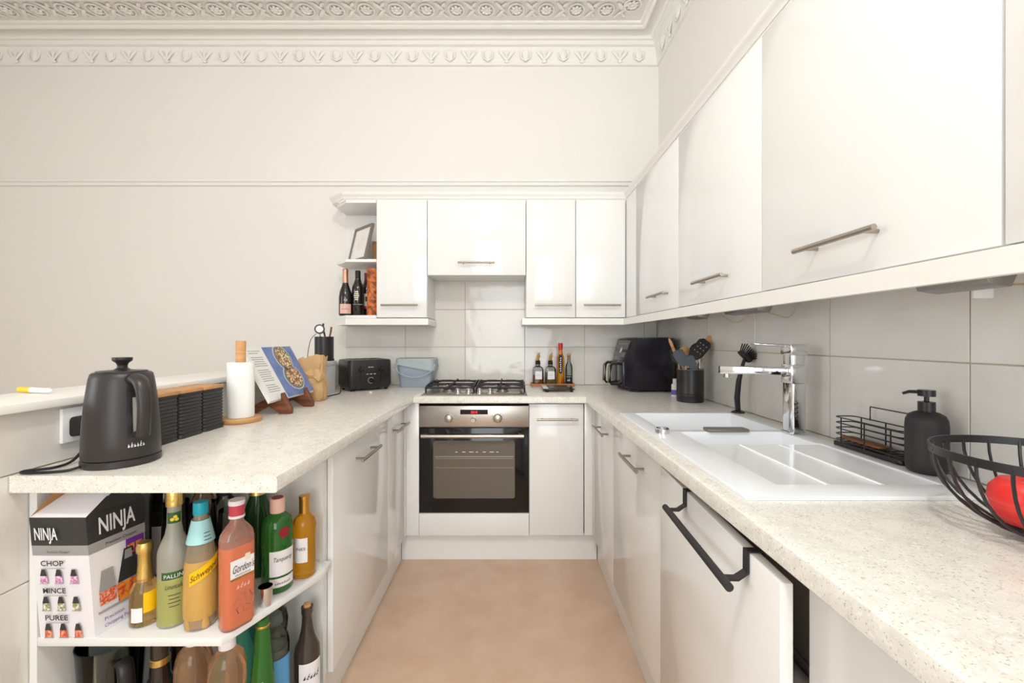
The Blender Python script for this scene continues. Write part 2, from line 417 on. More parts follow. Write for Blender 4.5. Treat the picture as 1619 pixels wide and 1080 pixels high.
# unseen flush ceiling lamp, added near the camera as fill light
LP = (-.15, -.15, 3.16)
r = thing('added_ceiling_lamp', 'added flush opal ceiling lamp out of view for fill light', 'lamp', LP)
m = MB(); m.lathe([(0, -.07), (.06, -.066), (.12, -.045), (.16, 0), (.16, .02), (0, .02)], *LP, seg=32); gl = m.build('opal_dome', 'opal_lit', r, world=True)
m = MB(); m.lathe([(0, .0205), (.175, .0205), (.18, .03), (.18, .0895), (0, .0895)], *LP, seg=32); m.build('rim', 'white_satin', r, world=True)
pl = bpy.data.lights.new('fill_glow', 'POINT'); pl.energy = 52; pl.shadow_soft_size = .10; pl.color = (1.0, .985, .955)  # fill light under the added lamp
po = bpy.data.objects.new('fill_glow', pl); COL.objects.link(po); po.location = (LP[0], LP[1], LP[2]-.18)
# picture rail
pr = [(0, 2.250), (.012, 2.250), (.016, 2.258), (.016, 2.268), (.026, 2.274), (.026, 2.284), (.012, 2.290), (0, 2.290)]
m = MB(); m.loft(miter([(WALL_X, WALL_Y), (ROOM_X0, WALL_Y)], [(o_, z) for o_, z in pr])); struct(m.build('trim_1', 'plaster'), 'slim picture rail moulding across the wall')
# ceiling cornice: wall band (egg and dart), cove, ceiling band with rosettes
CP = [(WALL_X, ROOM_Y0), (WALL_X, WALL_Y), (ROOM_X0, WALL_Y)]
m = MB()
prof = [(0, 3.055), (.016, 3.058), (.020, 3.068), (.016, 3.078), (.018, 3.082), (.034, 3.165), (.050, 3.172), (.052, 3.195), (.064, 3.200), (.066, 3.210), (.078, 3.222), (.100, 3.236), (.128, 3.243), (.128, 3.215), (.140, 3.208), (.150, 3.213), (.154, 3.222), (.172, 3.226), (.176, 3.236), (.176, CEIL), (0, CEIL)]
m.loft(miter(CP, prof)); cornice = struct(m.build('trim_2', 'plaster', ang=50), 'ornate white plaster cornice with egg and dart')
# motif meshes, in local axes: x along, y out of the surface, z up
def motif_egg():
    b = MB()
    b.lathe([(0, -.040), (.012, -.036), (.021, -.018), (.024, .004), (.020, .026), (.010, .036), (0, .039)], seg=12, sy=.62)
    b.sweep([(-.030, 0, .040), (-.036, .003, .008), (-.026, .004, -.026), (0, .004, -.044), (.026, .004, -.026), (.036, .003, .008), (.030, 0, .040)], .0055, seg=6, up=(0, 1, 0))
    return b
def motif_dart():
    b = MB()
    for s_ in (-1, 1):
        b.sweep([(s_*.040, 0, .038), (s_*.030, .010, .012), (s_*.014, .010, -.016), (0, .005, -.042)], [.006, .010, .008, .004], seg=6, up=(0, 1, 0))
        b.sweep([(s_*.018, 0, .040), (s_*.012, .008, .020), (0, .007, -.004)], [.005, .007, .004], seg=6, up=(0, 1, 0))
    b.sweep([(0, .0, .036), (0, .010, .010), (0, .008, -.034)], [.006, .008, .003], seg=6, up=(0, 1, 0))
    b.lathe([(0, -.056), (.010, -.052), (.013, -.046), (.010, -.040), (0, -.037)], seg=8)
    return b
def motif_rosette():
    b = MB()
    b.lathe([(0, .016), (.008, .014), (.012, .006), (.012, 0)], seg=10)
    for k in range(8):
        a = 2*PI*k/8; c, s_ = math.cos(a), math.sin(a)
        b.sweep([(c*.012, s_*.012, .004), (c*.024, s_*.024, .013), (c*.036, s_*.036, .006)], [.006, .010, .006], [.003, .004, .003], seg=6)
    b.sweep([(.047*math.cos(a), .050*math.sin(a), .006) for a in [2*PI*k/20 for k in range(20)]], .007, seg=6, closed=True)
    return b
def motif_leaf():
    b = MB()
    for s_ in (-1, 1):
        b.sweep([(-.030, s_*.058, .003), (-.012, s_*.036, .012), (.004, s_*.010, .010), (.020, -s_*.002, .003)], [.006, .012, .010, .004], [.004, .006, .005, .003], seg=6)
        b.sweep([(.030, s_*.056, .003), (.016, s_*.040, .011), (.004, s_*.022, .006)], [.006, .011, .005], [.004, .006, .003], seg=6)
    return b
def scatter(fn, name, spots, rot, sc=(1, 1, 1)):
    o = fn().build(name, 'plaster', cornice, ang=60); me = o.data; first = True
    for loc, rz in spots:
        c = o if first else link(name, me, cornice)
        first = False; c.location = loc; c.rotation_euler = (rot[0], rot[1], rz); c.scale = sc
tilt = math.radians(10)
egg0 = (532-PCX)*2.83/FPX; nb = range(-9, 9)
E = [((egg0+.2525*k, WALL_Y-.026, 3.120), PI) for k in nb if -3.9 < egg0+.2525*k < .93]
Dr = [((egg0+.2525*(k+.5), WALL_Y-.026, 3.120), PI) for k in nb if -3.9 < egg0+.2525*(k+.5) < .95]
E += [((WALL_X-.026, 2.72-.2525*k, 3.120), PI/2) for k in range(9)]; Dr += [((WALL_X-.026, 2.72-.2525*(k+.5), 3.120), PI/2) for k in range(9)]
scatter(motif_egg, 'egg_ornament', E, (0, 0), (1.05, .75, 1)); scatter(motif_dart, 'dart_ornament', Dr, (0, 0), (1.35, .5, 1))
# ceiling band panel
m = MB(); m.loft(miter(CP, [(.176, 3.238), (.345, 3.238), (.345, 3.224), (.362, 3.224), (.37, CEIL), (.176, CEIL)])); m.build('ceiling_band', 'plaster', cornice)
ros0 = (534-PCX)*2.62/FPX
R_ = [((ros0+.184*k, WALL_Y-.262, 3.236), 0) for k in range(-16, 10) if -3.9 < ros0+.184*k < .70]
Lf = [((x+.092, y, z), 0) for (x, y, z), r in R_ if x < .6]
R_ += [((WALL_X-.262, 2.56-.184*k, 3.236), PI/2) for k in range(8)]; Lf += [((WALL_X-.262, 2.56-.184*(k+.5), 3.236), PI/2) for k in range(8)]
scatter(motif_rosette, 'rosette', R_, (PI, 0), (1, 1, .55)); scatter(motif_leaf, 'leaf_scroll', Lf, (PI, 0), (1.1, 1, .55))

# ================================================================ fitted units
def bar_handle(parent, c, along, out, L=.222, so=.034):
    """T-bar handle: c = point on the door face, along/out unit vectors"""
    c = Vector(c); a = Vector(along); o_ = Vector(out); b = MB()
    b.cyl(c+o_*so-a*L/2, c+o_*so+a*L/2, .006, 12)
    for s_ in (-1, 1): b.cyl(c+a*s_*L*.36-o_*.0005, c+a*s_*L*.36+o_*so, .0045, 10)
    return b.build('handle', 'handle_steel', parent, world=True)
def carcass(root, x0, x1, y0, y1, z0, z1, openside, top=True):
    t = .016
    def part(nm, *q): b = MB(); b.box(*q); b.build(nm, 'board_white', root, world=True)
    if openside in ('x-', 'x+'):
        zs_ = z1 if top else .785
        part('side_panel', x0, x1, y0, y0+t, z0, zs_); part('side_panel', x0, x1, y1-t, y1, z0, zs_)
        part('base_panel', x0, x1, y0+t, y1-t, z0, z0+t)
        if top: part('top_panel', x0, x1, y0+t, y1-t, z1-t, z1)
        xb = (x1-t, x1) if openside == 'x-' else (x0, x0+t)
        part('back_panel', xb[0], xb[1], y0+t, y1-t, z0+t, z1-t if top else z1)
    else:
        part('side_panel', x0, x0+t, y0, y1, z0, z1); part('side_panel', x1-t, x1, y0, y1, z0, z1)
        part('base_panel', x0+t, x1-t, y0, y1, z0, z0+t)
        if top: part('top_panel', x0+t, x1-t, y0, y1, z1-t, z1)
        part('back_panel', x0+t, x1-t, y1-t, y1, z0+t, z1-t if top else z1)
def door(root, x0, x1, y0, y1, z0, z1, mat='gloss_white'):
    b = MB(); b.box(x0, x1, y0, y1, z0, z1); return b.build('door', mat, root, world=True, bevel=.0015)
g = .0015
DF, LX, RX = 2.300, -.566, .447          # door faces: back run, left run, right run
ZB, ZT = .150, .864
# --- left run
def left_unit(y0, y1, label, hy):
    r = thing('base_cabinet', label, 'cabinet', (-.84, (y0+y1)/2, 0))
    carcass(r, -1.10, LX-.020, y0, y1, ZB, .870, 'x+')
    d_ = door(r, LX-.018, LX, y0+g, y1-g, ZB+.003, ZT); bar_handle(d_, (LX, hy, .778), (0, 1, 0), (1, 0, 0)); return r
left_unit(1.350, 1.957, 'wide gloss white base cabinet beside the open bottle shelves', 1.635)
left_unit(1.959, 2.262, 'narrow gloss white base cabinet between wide cabinet and oven corner', 2.115)
# --- back run
r = thing('base_cabinet', 'gloss white base cabinet with bar handle next to the oven', 'cabinet', (.25, 2.55, 0))
carcass(r, .102, .398, DF+.020, 2.84, ZB, .870, 'y-')
d_ = door(r, .102+g, .398-g, DF, DF+.018, ZB+.003, ZT); bar_handle(d_, (.252, DF, .785), (1, 0, 0), (0, -1, 0))
for nm, x0, x1, lb in (('filler_panel', LX, -.497, 'white corner filler strip between left cabinets and oven'), ('filler_panel', .402, RX, 'white corner filler strip between oven side cabinet and sink run')):
    m = MB(); m.box(x0, x1, DF+.002, DF+.020, ZB, .870); tag(m.build(nm, 'gloss_white', bevel=.001), lb, 'panel')
for x0, x1, lb in ((LX-.018, LX, 'narrow white infill between left cabinet row and oven corner'), (RX, RX+.018, 'narrow white infill between sink cabinet row and oven corner')):
    m = MB(); m.box(x0, x1, 2.264, DF+.001, ZB, .870); tag(m.build('filler_panel', 'gloss_white'), lb, 'panel')
# --- right run
def right_unit(y0, y1, label, hy, top=True):
    r = thing('base_cabinet', label, 'cabinet', (.72, (y0+y1)/2, 0))
    carcass(r, RX+.020, .985, y0, y1, ZB, .870, 'x-', top)
    d_ = door(r, RX, RX+.018, y0+g, y1-g, ZB+.003, ZT)
    if hy: bar_handle(d_, (RX, hy, .780), (0, 1, 0), (-1, 0, 0))
right_unit(1.843, 2.262, 'gloss white base cabinet in the corner below the air fryer', 2.02)
right_unit(1.254, 1.841, 'gloss white base cabinet under the sink bowls', 1.50, False)
right_unit(-.06, .636, 'plain gloss white base cabinet nearest the camera beyond the dishwasher', None)
# integrated dishwasher, its door slightly proud
r = thing('dishwasher', 'integrated dishwasher with white door standing slightly proud', 'dishwasher', (.72, .94, 0))
m = MB(); m.box(.470, .975, .645, 1.246, .05, .700); m.build('body', 'dish_steel', r, world=True, bevel=.002)
m = MB(); m.box(.470, .52, .645, 1.246, .702, .862); m.build('control_strip', 'dish_steel', r, world=True, bevel=.002)
a0, a1 = Vector((.407, .640)), Vector((.437, 1.236)); nn = Vector((a1.y-a0.y, -(a1.x-a0.x))).normalized()
m = MB(); m.prism([a0, a0+nn*.020, a1+nn*.020, a1], .153, .846); m.build('door', 'gloss_white', r, world=True, bevel=.002)
m = MB(); m.prism([a0+nn*.021, a0+nn*.055, a1+nn*.03, a1+nn*.021], .17, .690); m.build('inner_door', 'dish_steel', r, world=True)
# over-door towel rail
r = thing('towel_rail', 'black metal over-door towel rail hooked on the dishwasher door', 'towel rail', (.37, .86, .80))
def rail_pt(y, out, z):
    t = (y-a0.y)/(a1.y-a0.y); f = a0.lerp(a1, t); return Vector((f.x, f.y, z))-Vector((nn.x, nn.y, 0))*out
m = MB(); m.cyl(rail_pt(.705, .045, .800), rail_pt(1.045, .045, .800), .0075, 14); m.build('bar', 'black_matt', r, world=True)
for y in (.735, 1.030):
    m = MB(); w_ = .008
    path = [rail_pt(y, -.024, .82), rail_pt(y, -.024, .849), rail_pt(y, .003, .849), rail_pt(y, .003, .812), rail_pt(y, .020, .800), rail_pt(y, .045, .800)]
    rings = []
    for i, p in enumerate(path):
        t_ = (path[min(i+1, 5)]-path[max(i-1, 0)]).normalized(); sd = Vector((0, 1, 0)); u = t_.cross(sd).normalized()
        rings.append([p+sd*w_+u*.0018, p-sd*w_+u*.0018, p-sd*w_-u*.0018, p+sd*w_-u*.0018])
    m.loft(rings); m.build('hook', 'black_matt', r, world=True)
# plinths
for nm, q, lb in (('plinth', (-.60, RX+.03, 2.342, 2.358), 'white plinth board under the oven'), ('plinth', (-.618, -.602, 1.35, 2.340), 'white plinth board under the cabinets beside the bottle shelves'), ('plinth', (.480, .496, 1.262, 2.340), 'white plinth board under the sink cabinets')):
    m = MB(); m.box(q[0], q[1], q[2], q[3], 0, .147); tag(m.build(nm, 'gloss_white'), lb, 'plinth')
# worktop in three joined sections
r = thing('worktop', 'speckled cream laminate worktop running round three sides', 'worktop', (0, 2.5, .872))
def nose(x, s_):   # front edge profile (x outwards sign s_)
    return [(x, .884), (x, .900), (x-s_*.003, .907), (x-s_*.010, .910)]
m = MB(); m.prism([(HW+.002, .872), (-.524, .872)]+[(-.520-0, .876)]+nose(-.520, 1)+[(HW+.002, .910)], .945, TY-.001, 'y'); m.build('left_section', 'worktop_laminate', r, world=True)
m = MB(); m.prism([(TY-.001, .872), (2.269, .872), (2.265, .876), (2.265, .900), (2.268, .907), (2.275, .910), (TY-.001, .910)], -.5195, .4045, 'x'); m.build('back_section', 'worktop_laminate', r, world=True)
m = MB()
fr_ = [(.409, .872), (.405, .876), (.405, .900), (.408, .907), (.415, .910)]
m.prism(fr_+[(.470, .910), (.470, .872)], -.15, TY-.001, 'y'); m.box(.912, TX-.001, -.15, TY-.001, .872, .910)
m.box(.470, .912, -.15, .835, .872, .910); m.box(.470, .912, 1.715, TY-.001, .872, .910)
m.build('right_section', 'worktop_laminate', r, world=True)
# --- open end shelf unit with bottles (lower)
r = thing('open_shelf_unit', 'white open end shelf unit under the worktop filled with bottles', 'shelf unit', (-.86, 1.15, .1))
SP = [(-1.100, .985), (-.672, .985), (-.562, 1.262), (-.562, 1.330), (-1.100, 1.330)]
for z in (.500, .112):
    m = MB(); m.prism(SP, z, z+.020); m.build('shelf', 'board_white', r, world=True, bevel=.002)
m = MB(); m.box(HW+.002, -1.1005, .985, 1.347, .0, .871); m.build('side_panel', 'board_white', r, world=True)
m = MB(); m.box(-1.100, -.588, 1.3305, 1.347, .0, .871); m.build('back_panel', 'board_white', r, world=True)
SHZ, SLZ = .520, .132
# --- oven
r = thing('oven', 'built-in stainless steel oven with black glass door and bar handle', 'oven', (-.197, 2.55, .15))
ox0, ox1 = -.4955, .1005; OC = (ox0+ox1)/2
m = MB(); m.box(ox0+.01, ox1-.01, DF+.022, 2.83, .27, .850); m.build('housing', 'dish_steel', r, world=True)
m = MB(); m.box(ox0, ox1, DF, DF+.020, .740, .854); fas = m.build('control_panel', 'steel_brushed', r, world=True, bevel=.002)
m = MB(); m.box(OC-.075, OC+.075, DF-.0015, DF+.004, .808, .834); m.build('display', 'display_black', fas, world=True)
text('20:0', .018, plane_map((OC, DF-.0016, .8145), (1, 0, 0), (0, 0, 1)), 'red_digits', fas, 'digits', width=.036)
for x, rr in ((OC-.137, .0205), (OC-.003, .013), (OC+.128, .0225)):
    m = MB(); z = .787 if rr > .02 else .779
    m.sweep([(x, DF-.0005, z), (x, DF-.006, z), (x, DF-.020, z), (x, DF-.022, z)], [rr*1.12, rr*1.12, rr, rr*.9], seg=24); m.build('knob', 'steel_brushed', fas, world=True, ang=50)
for x in (OC-.137, OC+.128):
    m = MB()
    for k in range(9):
        a = math.radians(-40+260*k/8); m.box(x+.032*math.cos(a)-.0015, x+.032*math.cos(a)+.0015, DF-.0006, DF+.001, .787+.032*math.sin(a)-.0015, .787+.032*math.sin(a)+.0015)
    m.build('dial_marking', 'lettering_dark', fas, world=True)
m = MB(); m.box(ox0, ox1, DF+.001, DF+.021, .276, .734); od = m.build('door', 'oven_glass', r, world=True, bevel=.002)
wx0, wx1, wz0, wz1 = P(685, 0, DF).x, P(814, 0, DF).x, P(0, 788, DF).z, P(0, 697, DF).z
m = MB(); m.prism(rrect(wx0, wx1, wz0, wz1, .012), DF-.0008, DF+.004, 'y'); m.build('window_pane', 'oven_pane_reflect', od, world=True)
for y_, h_ in ((722, .0028), (725, .0014), (739.5, .0012)):
    z = P(0, y_, DF).z; m = MB(); m.box(wx0+.012, wx1-.008, DF-.0014, DF+.001, z-h_, z+h_); m.build('rack_line', 'steel_grey', od, world=True)
m = MB()
for k in range(7):
    x = wx0+.12+k*.037; m.box(x, x+.012+.006*(k % 3), DF-.0013, DF+.001, P(0, 715.2, DF).z, P(0, 714.2, DF).z)
m.build('marking', 'lettering_white', od, world=True)
m = MB(); hz = P(0, 690, DF-.04).z; m.sweep([(P(668, 0, DF).x, DF-.042, hz), (P(828, 0, DF).x, DF-.042, hz)], .009, .010, seg=16); hd = m.build('handle', 'steel_brushed', od, world=True, ang=50)
for x in (P(668, 0, DF).x+.02, P(828, 0, DF).x-.02):
    m = MB(); m.box(x-.010, x+.010, DF-.040, DF+.002, hz-.006, hz+.010); m.build('bracket', 'steel_brushed', hd, world=True)
m = MB(); m.box(ox0, ox1, DF, DF+.018, .150, .270); tag(m.build('oven_filler_panel', 'gloss_white', bevel=.0015), 'white drawer-height panel fitted below the oven door', 'panel')
# --- gas hob
HX0, HX1, HY0, HY1 = -.488, .092, 2.290, 2.800
r = thing('gas_hob', 'stainless steel four burner gas hob with black iron pan supports', 'hob', (OC, 2.55, WT))
m = MB(); m.prism(rrect(HX0, HX1, HY0, HY1, .012), WT+.0005, WT+.006, top=rrect(HX0+.008, HX1-.008, HY0+.008, HY1-.008, .010)); m.build('hob_plate', 'steel_brushed', r, world=True)
for x in (P(724, 0, 2.36).x, P(741, 0, 2.36).x, P(758.6, 0, 2.36).x, P(775, 0, 2.36).x):
    m = MB(); m.lathe([(0, 0), (.019, 0), (.019, .006), (.0155, .008), (.0145, .024), (.012, .0265), (0, .0265)], x, 2.355, WT+.0058, 20)
    m.box(x-.004, x+.004, 2.339, 2.371, WT+.022, WT+.036); m.build('control_knob', 'chrome', r, world=True)
for bx, by, br in ((OC-.152, 2.44, .036), (OC-.152, 2.665, .042), (OC+.152, 2.44, .030), (OC+.152, 2.665, .040)):
    m = MB(); m.lathe([(0, 0), (br*1.25, 0), (br*1.2, .006), (br, .007), (br, .014), (0, .014)], bx, by, WT+.0058, 24); bn = m.build('burner', 'steel_grey', r, world=True)
    m = MB(); m.lathe([(0, .014), (br*.95, .014), (br*.95, .020), (br*.7, .023), (0, .023)], bx, by, WT+.0058, 24); m.build('burner_cap', 'cast_iron', bn, world=True)
for gx in (OC-.142, OC+.142):
    m = MB(); zt = WT+.046; hw = .134; y0, y1 = 2.375, 2.775
    fr2 = [(gx-hw, y0), (gx+hw, y0), (gx+hw, y1), (gx-hw, y1)]
    m.sweep([(x, y, zt-.012) for x, y in fr2], .006, .007, seg=6, closed=True)
    for yy in (2.44, 2.665):
        for s_ in (-1, 1):
            m.sweep([(gx+s_*hw, yy, zt-.010), (gx+s_*.085, yy, zt), (gx+s_*.028, yy, zt)], .005, .007, seg=6)
            m.sweep([(gx, yy+s_*.10, zt-.008), (gx, yy+s_*.08, zt), (gx, yy+s_*.028, zt)], .005, .007, seg=6)
    m.sweep([(gx-hw, (y0+y1)/2, zt-.010), (gx+hw, (y0+y1)/2, zt-.010)], .005, .006, seg=6)
    for s_ in (-1, 1):
        m.sweep([(gx+s_*hw, y0+.02, zt-.008), (gx+s_*hw, (y0+y1)/2, zt+.002), (gx+s_*hw, y1-.02, zt-.008)], .006, .008, seg=6)
        for y in (y0, y1): m.sweep([(gx+s_*hw, y, zt-.010), (gx+s_*hw, y, WT+.007)], .006, seg=6)
    m.build('pan_support', 'cast_iron', r, world=True, ang=50)
# --- wall cabinets
UD, UX, UZ0, UZ1 = 2.577, .704, 1.349, 2.064
def upper_back(x0, x1, z0, label, hx):
    r = thing('wall_cabinet', label, 'cabinet', ((x0+x1)/2, 2.71, z0)); carcass(r, x0, x1, UD+.020, TY-.001 if z0 < 1.669 else WALL_Y-.001, z0, UZ1+.002, 'y-')
    d_ = door(r, x0+g, x1-g, UD, UD+.018, z0, UZ1); bar_handle(d_, (hx, UD, z0+.073), (1, 0, 0), (0, -1, 0)); return r
upper_back(-.815, -.507, UZ0, 'white wall cabinet beside the open bottle shelf', -.668)
upper_back(-.505, .094, 1.606, 'wide short white wall cabinet housing the hood above the hob', -.205)
upper_back(.096, .396, UZ0, 'white wall cabinet immediately to one side of the hood, above the oil bottles', .258)
upper_back(.398, .700, UZ0, 'white wall cabinet in the corner, above the air fryer', .552)
def upper_right(y0, y1, label, hy):
    r = thing('wall_cabinet', label, 'cabinet', (.85, (y0+y1)/2, UZ0)); carcass(r, UX+.020, TX-.001, y0, y1, UZ0, UZ1+.002, 'x-')
    d_ = door(r, UX, UX+.018, y0+g, y1-g, UZ0, UZ1)
    if hy is not None: bar_handle(d_, (UX, hy, UZ0+.073), (0, 1, 0), (-1, 0, 0))
upper_right(1.777, 2.375, 'gloss white wall cabinet above the utensil pot', 1.975)
upper_right(1.189, 1.775, 'gloss white wall cabinet above the kitchen tap', 1.455)
upper_right(.607, 1.187, 'large gloss white wall cabinet above the soap dispenser', .892)
upper_right(-.01, .605, 'nearest gloss white wall cabinet, cut off at the picture edge', None)
m = MB(); m.box(UX, UX+.018, 2.377, UD+.019, UZ0, UZ1); tag(m.build('filler_panel', 'gloss_white'), 'white corner strip between the two rows of wall cabinets', 'panel')
# open end shelves (upper)
r = thing('open_wall_shelf', 'white open end wall shelf holding a picture frame and bottles', 'shelf unit', (-.95, 2.7, UZ0))
US = [(-.817, UD), (-1.000, UD), (-1.100, 2.685), (-1.100, TY-.002), (-.817, TY-.002)][::-1]
for z0, z1 in ((1.343, 1.362), (1.686, 1.704), (2.046, 2.066)):
    m = MB(); m.prism(US, z0, z1); m.build('shelf', 'board_white', r, world=True, bevel=.002)
m = MB(); m.box(-1.099, -.817, TY-.012, TY-.001, 1.362, 1.686); m.box(-1.099, -.817, TY-.012, TY-.001, 1.704, 2.046); m.build('back_panel', 'board_white', r, world=True)
US1, US2 = 1.3622, 1.7042
# pelmets and cabinet cornice
pel = [(0, 1.304), (.016, 1.304), (.020, 1.308), (.020, 1.340), (.016, 1.3425), (0, 1.3425)]
m = MB(); m.loft(miter([(-.500, TY-.004), (-.500, UD-.002), (-1.002, UD-.002), (-1.104, 2.683), (-1.104, TY-.004)][::-1], pel)); tag(m.build('pelmet', 'trim_cream'), 'short cream pelmet strip under the bottle shelf and cabinet', 'pelmet')
m = MB(); m.loft(miter([(.092, TY-.004), (.092, UD-.002), (UX-.002, UD-.002), (UX-.002, -.02)], [(o_-.020, z) for o_, z in pel])); tag(m.build('pelmet', 'trim_cream'), 'long cream pelmet strip under the wall cabinets above the sink', 'pelmet')
cor = [(0, 2.068), (.004, 2.068), (.006, 2.080), (.012, 2.088), (.017, 2.096), (.017, 2.106), (0, 2.106)]
m = MB(); m.loft(miter([(-1.122, WALL_Y-.030), (-1.122, 2.676), (-1.010, UD-.004), (UX, UD-.004), (UX, -.02)], [(-o_, z) for o_, z in cor])); tag(m.build('cabinet_cornice', 'trim_cream'), 'cream cornice moulding along the top of the wall cabinets', 'moulding')
# ================================================================ sink, tap and things on the sink run
SZ = WT+.0075
r = thing('sink', 'white ceramic inset sink with one and a half bowls and ribbed drainer', 'sink', (.69, 1.27, WT))
m = MB()
SX = [.445, .500, .545, .870, .885, .935]; SY = [.800, .868, 1.210, 1.360, 1.390, 1.700, 1.745]
def sh(i, j):
    x = (SX[i]+SX[i+1])/2; y = (SY[j]+SY[j+1])/2
    if 1.39 < y < 1.70 and .50 < x < .885: return WT-.165
    if 1.21 < y < 1.36 and .545 < x < .870: return WT-.110
    if .868 < y < 1.21 and .545 < x < .885: return SZ-.0035
    return SZ
ni, nj = len(SX)-1, len(SY)-1; H = [[sh(i, j) for j in range(nj)] for i in range(ni)]
zb = WT+.0004
for i in range(ni):
    for j in range(nj):
        x0, x1, y0, y1, h = SX[i], SX[i+1], SY[j], SY[j+1], H[i][j]
        m.face([(x0, y0, h), (x1, y0, h), (x1, y1, h), (x0, y1, h)])
        for di, dj, a_, b_ in ((1, 0, (x1, y0), (x1, y1)), (0, 1, (x0, y1), (x1, y1))):
            ii, jj = i+di, j+dj; h2 = H[ii][jj] if ii < ni and jj < nj else zb
            if abs(h2-h) > 1e-6: m.face([(*a_, h), (*b_, h), (*b_, h2), (*a_, h2)])
        if i == 0: m.face([(x0, y0, h), (x0, y1, h), (x0, y1, zb), (x0, y0, zb)])
        if j == 0: m.face([(x0, y0, h), (x1, y0, h), (x1, y0, zb), (x0, y0, zb)])
bmesh.ops.remove_doubles(m.bm, verts=m.bm.verts, dist=1e-6)
m.build('basin', 'sink_ceramic', r, world=True, bevel=.0032, seg=3)
for x in (.655, .767):
    m = MB(); m.prism([(x-.004, SZ-.0036), (x+.004, SZ-.0036), (x+.002, SZ-.0012), (x-.002, SZ-.0012)], .872, 1.206, 'y'); m.build('drainer_rib', 'sink_ceramic', r, world=True)
m = MB(); m.lathe([(0, 0), (.040, 0), (.038, .002), (.030, .001), (0, .001)], .69, 1.54, WT-.1645, 24); m.build('waste', 'chrome', r, world=True)
m = MB(); m.lathe([(0, 0), (.022, 0), (.022, .013), (.019, .016), (.014, .016), (.013, .013), (0, .013)], .482, 1.345, SZ+.0003, 28); tag(m.build('plug_control_knob', 'chrome'), 'round chrome pop-up waste knob on the sink rim', 'knob')
m = MB(); m.prism(rrect(.632, .766, 1.352, 1.397, .008), SZ+.0004, SZ+.009); m.box(.640, .758, 1.392, 1.396, SZ-.03, SZ+.002)
tag(m.build('overflow_cover', 'dish_steel', bevel=.0015), 'dark steel overflow cover bridging the two sink bowls', 'overflow cover')
# tap
TXc, TYc = .900, 1.345
r = thing('kitchen_tap', 'chrome single lever kitchen tap with square swivel spout', 'tap', (TXc, TYc, SZ))
m = MB(); m.prism(rrect(TXc-.031, TXc+.031, TYc-.031, TYc+.031, .012), SZ+.0004, SZ+.006); m.build('base', 'chrome', r, world=True, bevel=.001)
m = MB(); m.prism(rrect(TXc-.025, TXc+.025, TYc-.025, TYc+.025, .012), SZ+.006, 1.076); m.build('column', 'chrome', r, world=True)
m = MB(); m.prism(rrect(TXc-.026, TXc+.026, TYc-.026, TYc+.026, .006), 1.0765, 1.135); m.build('swivel_block', 'chrome', r, world=True, bevel=.001)
m = MB(); m.prism(rrect(TXc-.023, TXc+.023, TYc-.023, TYc+.023, .008), 1.1355, 1.165); m.build('cartridge', 'chrome', r, world=True)
dv = Vector((-.95, .30, 0)).normalized(); sd = Vector((-dv.y, dv.x, 0)); p0 = Vector((TXc, TYc, 1.114))+dv*.02; p1 = p0+dv*.195
def bar4(m, a, b, hw, hh, hw2=None, hh2=None):
    m.loft([[a+sd*hw+Vector((0, 0, hh)), a-sd*hw+Vector((0, 0, hh)), a-sd*hw-Vector((0, 0, hh)), a+sd*hw-Vector((0, 0, hh))]] +
           [[b+sd*(hw2 or hw)+Vector((0, 0, hh2 or hh)), b-sd*(hw2 or hw)+Vector((0, 0, hh2 or hh)), b-sd*(hw2 or hw)-Vector((0, 0, hh2 or hh)), b+sd*(hw2 or hw)-Vector((0, 0, hh2 or hh))]])
m = MB(); bar4(m, p0, p1, .017, .0125); sp_ = m.build('spout', 'chrome', r, world=True, bevel=.002)
m = MB(); m.cyl(p1-dv*.022-Vector((0, 0, .012)), p1-dv*.022-Vector((0, 0, .024)), .011); m.build('aerator', 'chrome', sp_, world=True)
m = MB(); m.prism(rrect(TXc-.027, TXc+.027, TYc-.027, TYc+.027, .004), 1.1655, 1.200); dv = Vector((-1, .10, 0)); sd = Vector((-dv.y, dv.x, 0))
bar4(m, Vector((TXc-.02, TYc, 1.194)), Vector((TXc-.125, TYc+.010, 1.201)), .014, .005, .012, .003); m.build('lever', 'chrome', r, world=True, bevel=.0015)
# dish brush standing on its suction foot
bx, by = .925, 1.722
r = thing('dish_brush', 'dark brown dish brush standing upright against the tiles', 'brush', (bx, by, SZ))
m = MB(); m.lathe([(0, 0), (.026, 0), (.024, .004), (.010, .010), (0, .012)], bx, by, SZ+.0003, 20); m.build('suction_foot', 'black_satin', r, world=True)
pts = [(bx, by, SZ+.008), (bx-.004, by, SZ+.06), (bx+.003, by, SZ+.13), (bx+.018, by, SZ+.19), (bx+.026, by, SZ+.215)]
m = MB(); m.sweep(pts, [.010, .011, .010, .007, .007], seg=10, up=(0, 1, 0)); m.build('handle', 'black_satin', r, world=True)
hc = Vector((bx+.028, by, SZ+.228)); ax = Vector((.72, 0, .69)); pp = Vector((-.69, 0, .72))
m = MB(); m.sweep([hc-pp*.026, hc+pp*.026], [.010, .010], [.020, .020], seg=10, up=(0, 1, 0)); m.build('head', 'black_satin', r, world=True)
m = MB()
for i in range(9):
    for j in range(3):
        u = -.024+.048*i/8; v = -.012+.012*j; s0 = hc+pp*u+Vector((0, v, 0))+ax*.006; s1 = s0+ax*.030+pp*u*.55+Vector((0, v*.5, 0)); m.sweep([s0, s1], [.0022, .0026], seg=5)
m.build('bristle', 'black_matt', r, world=True)
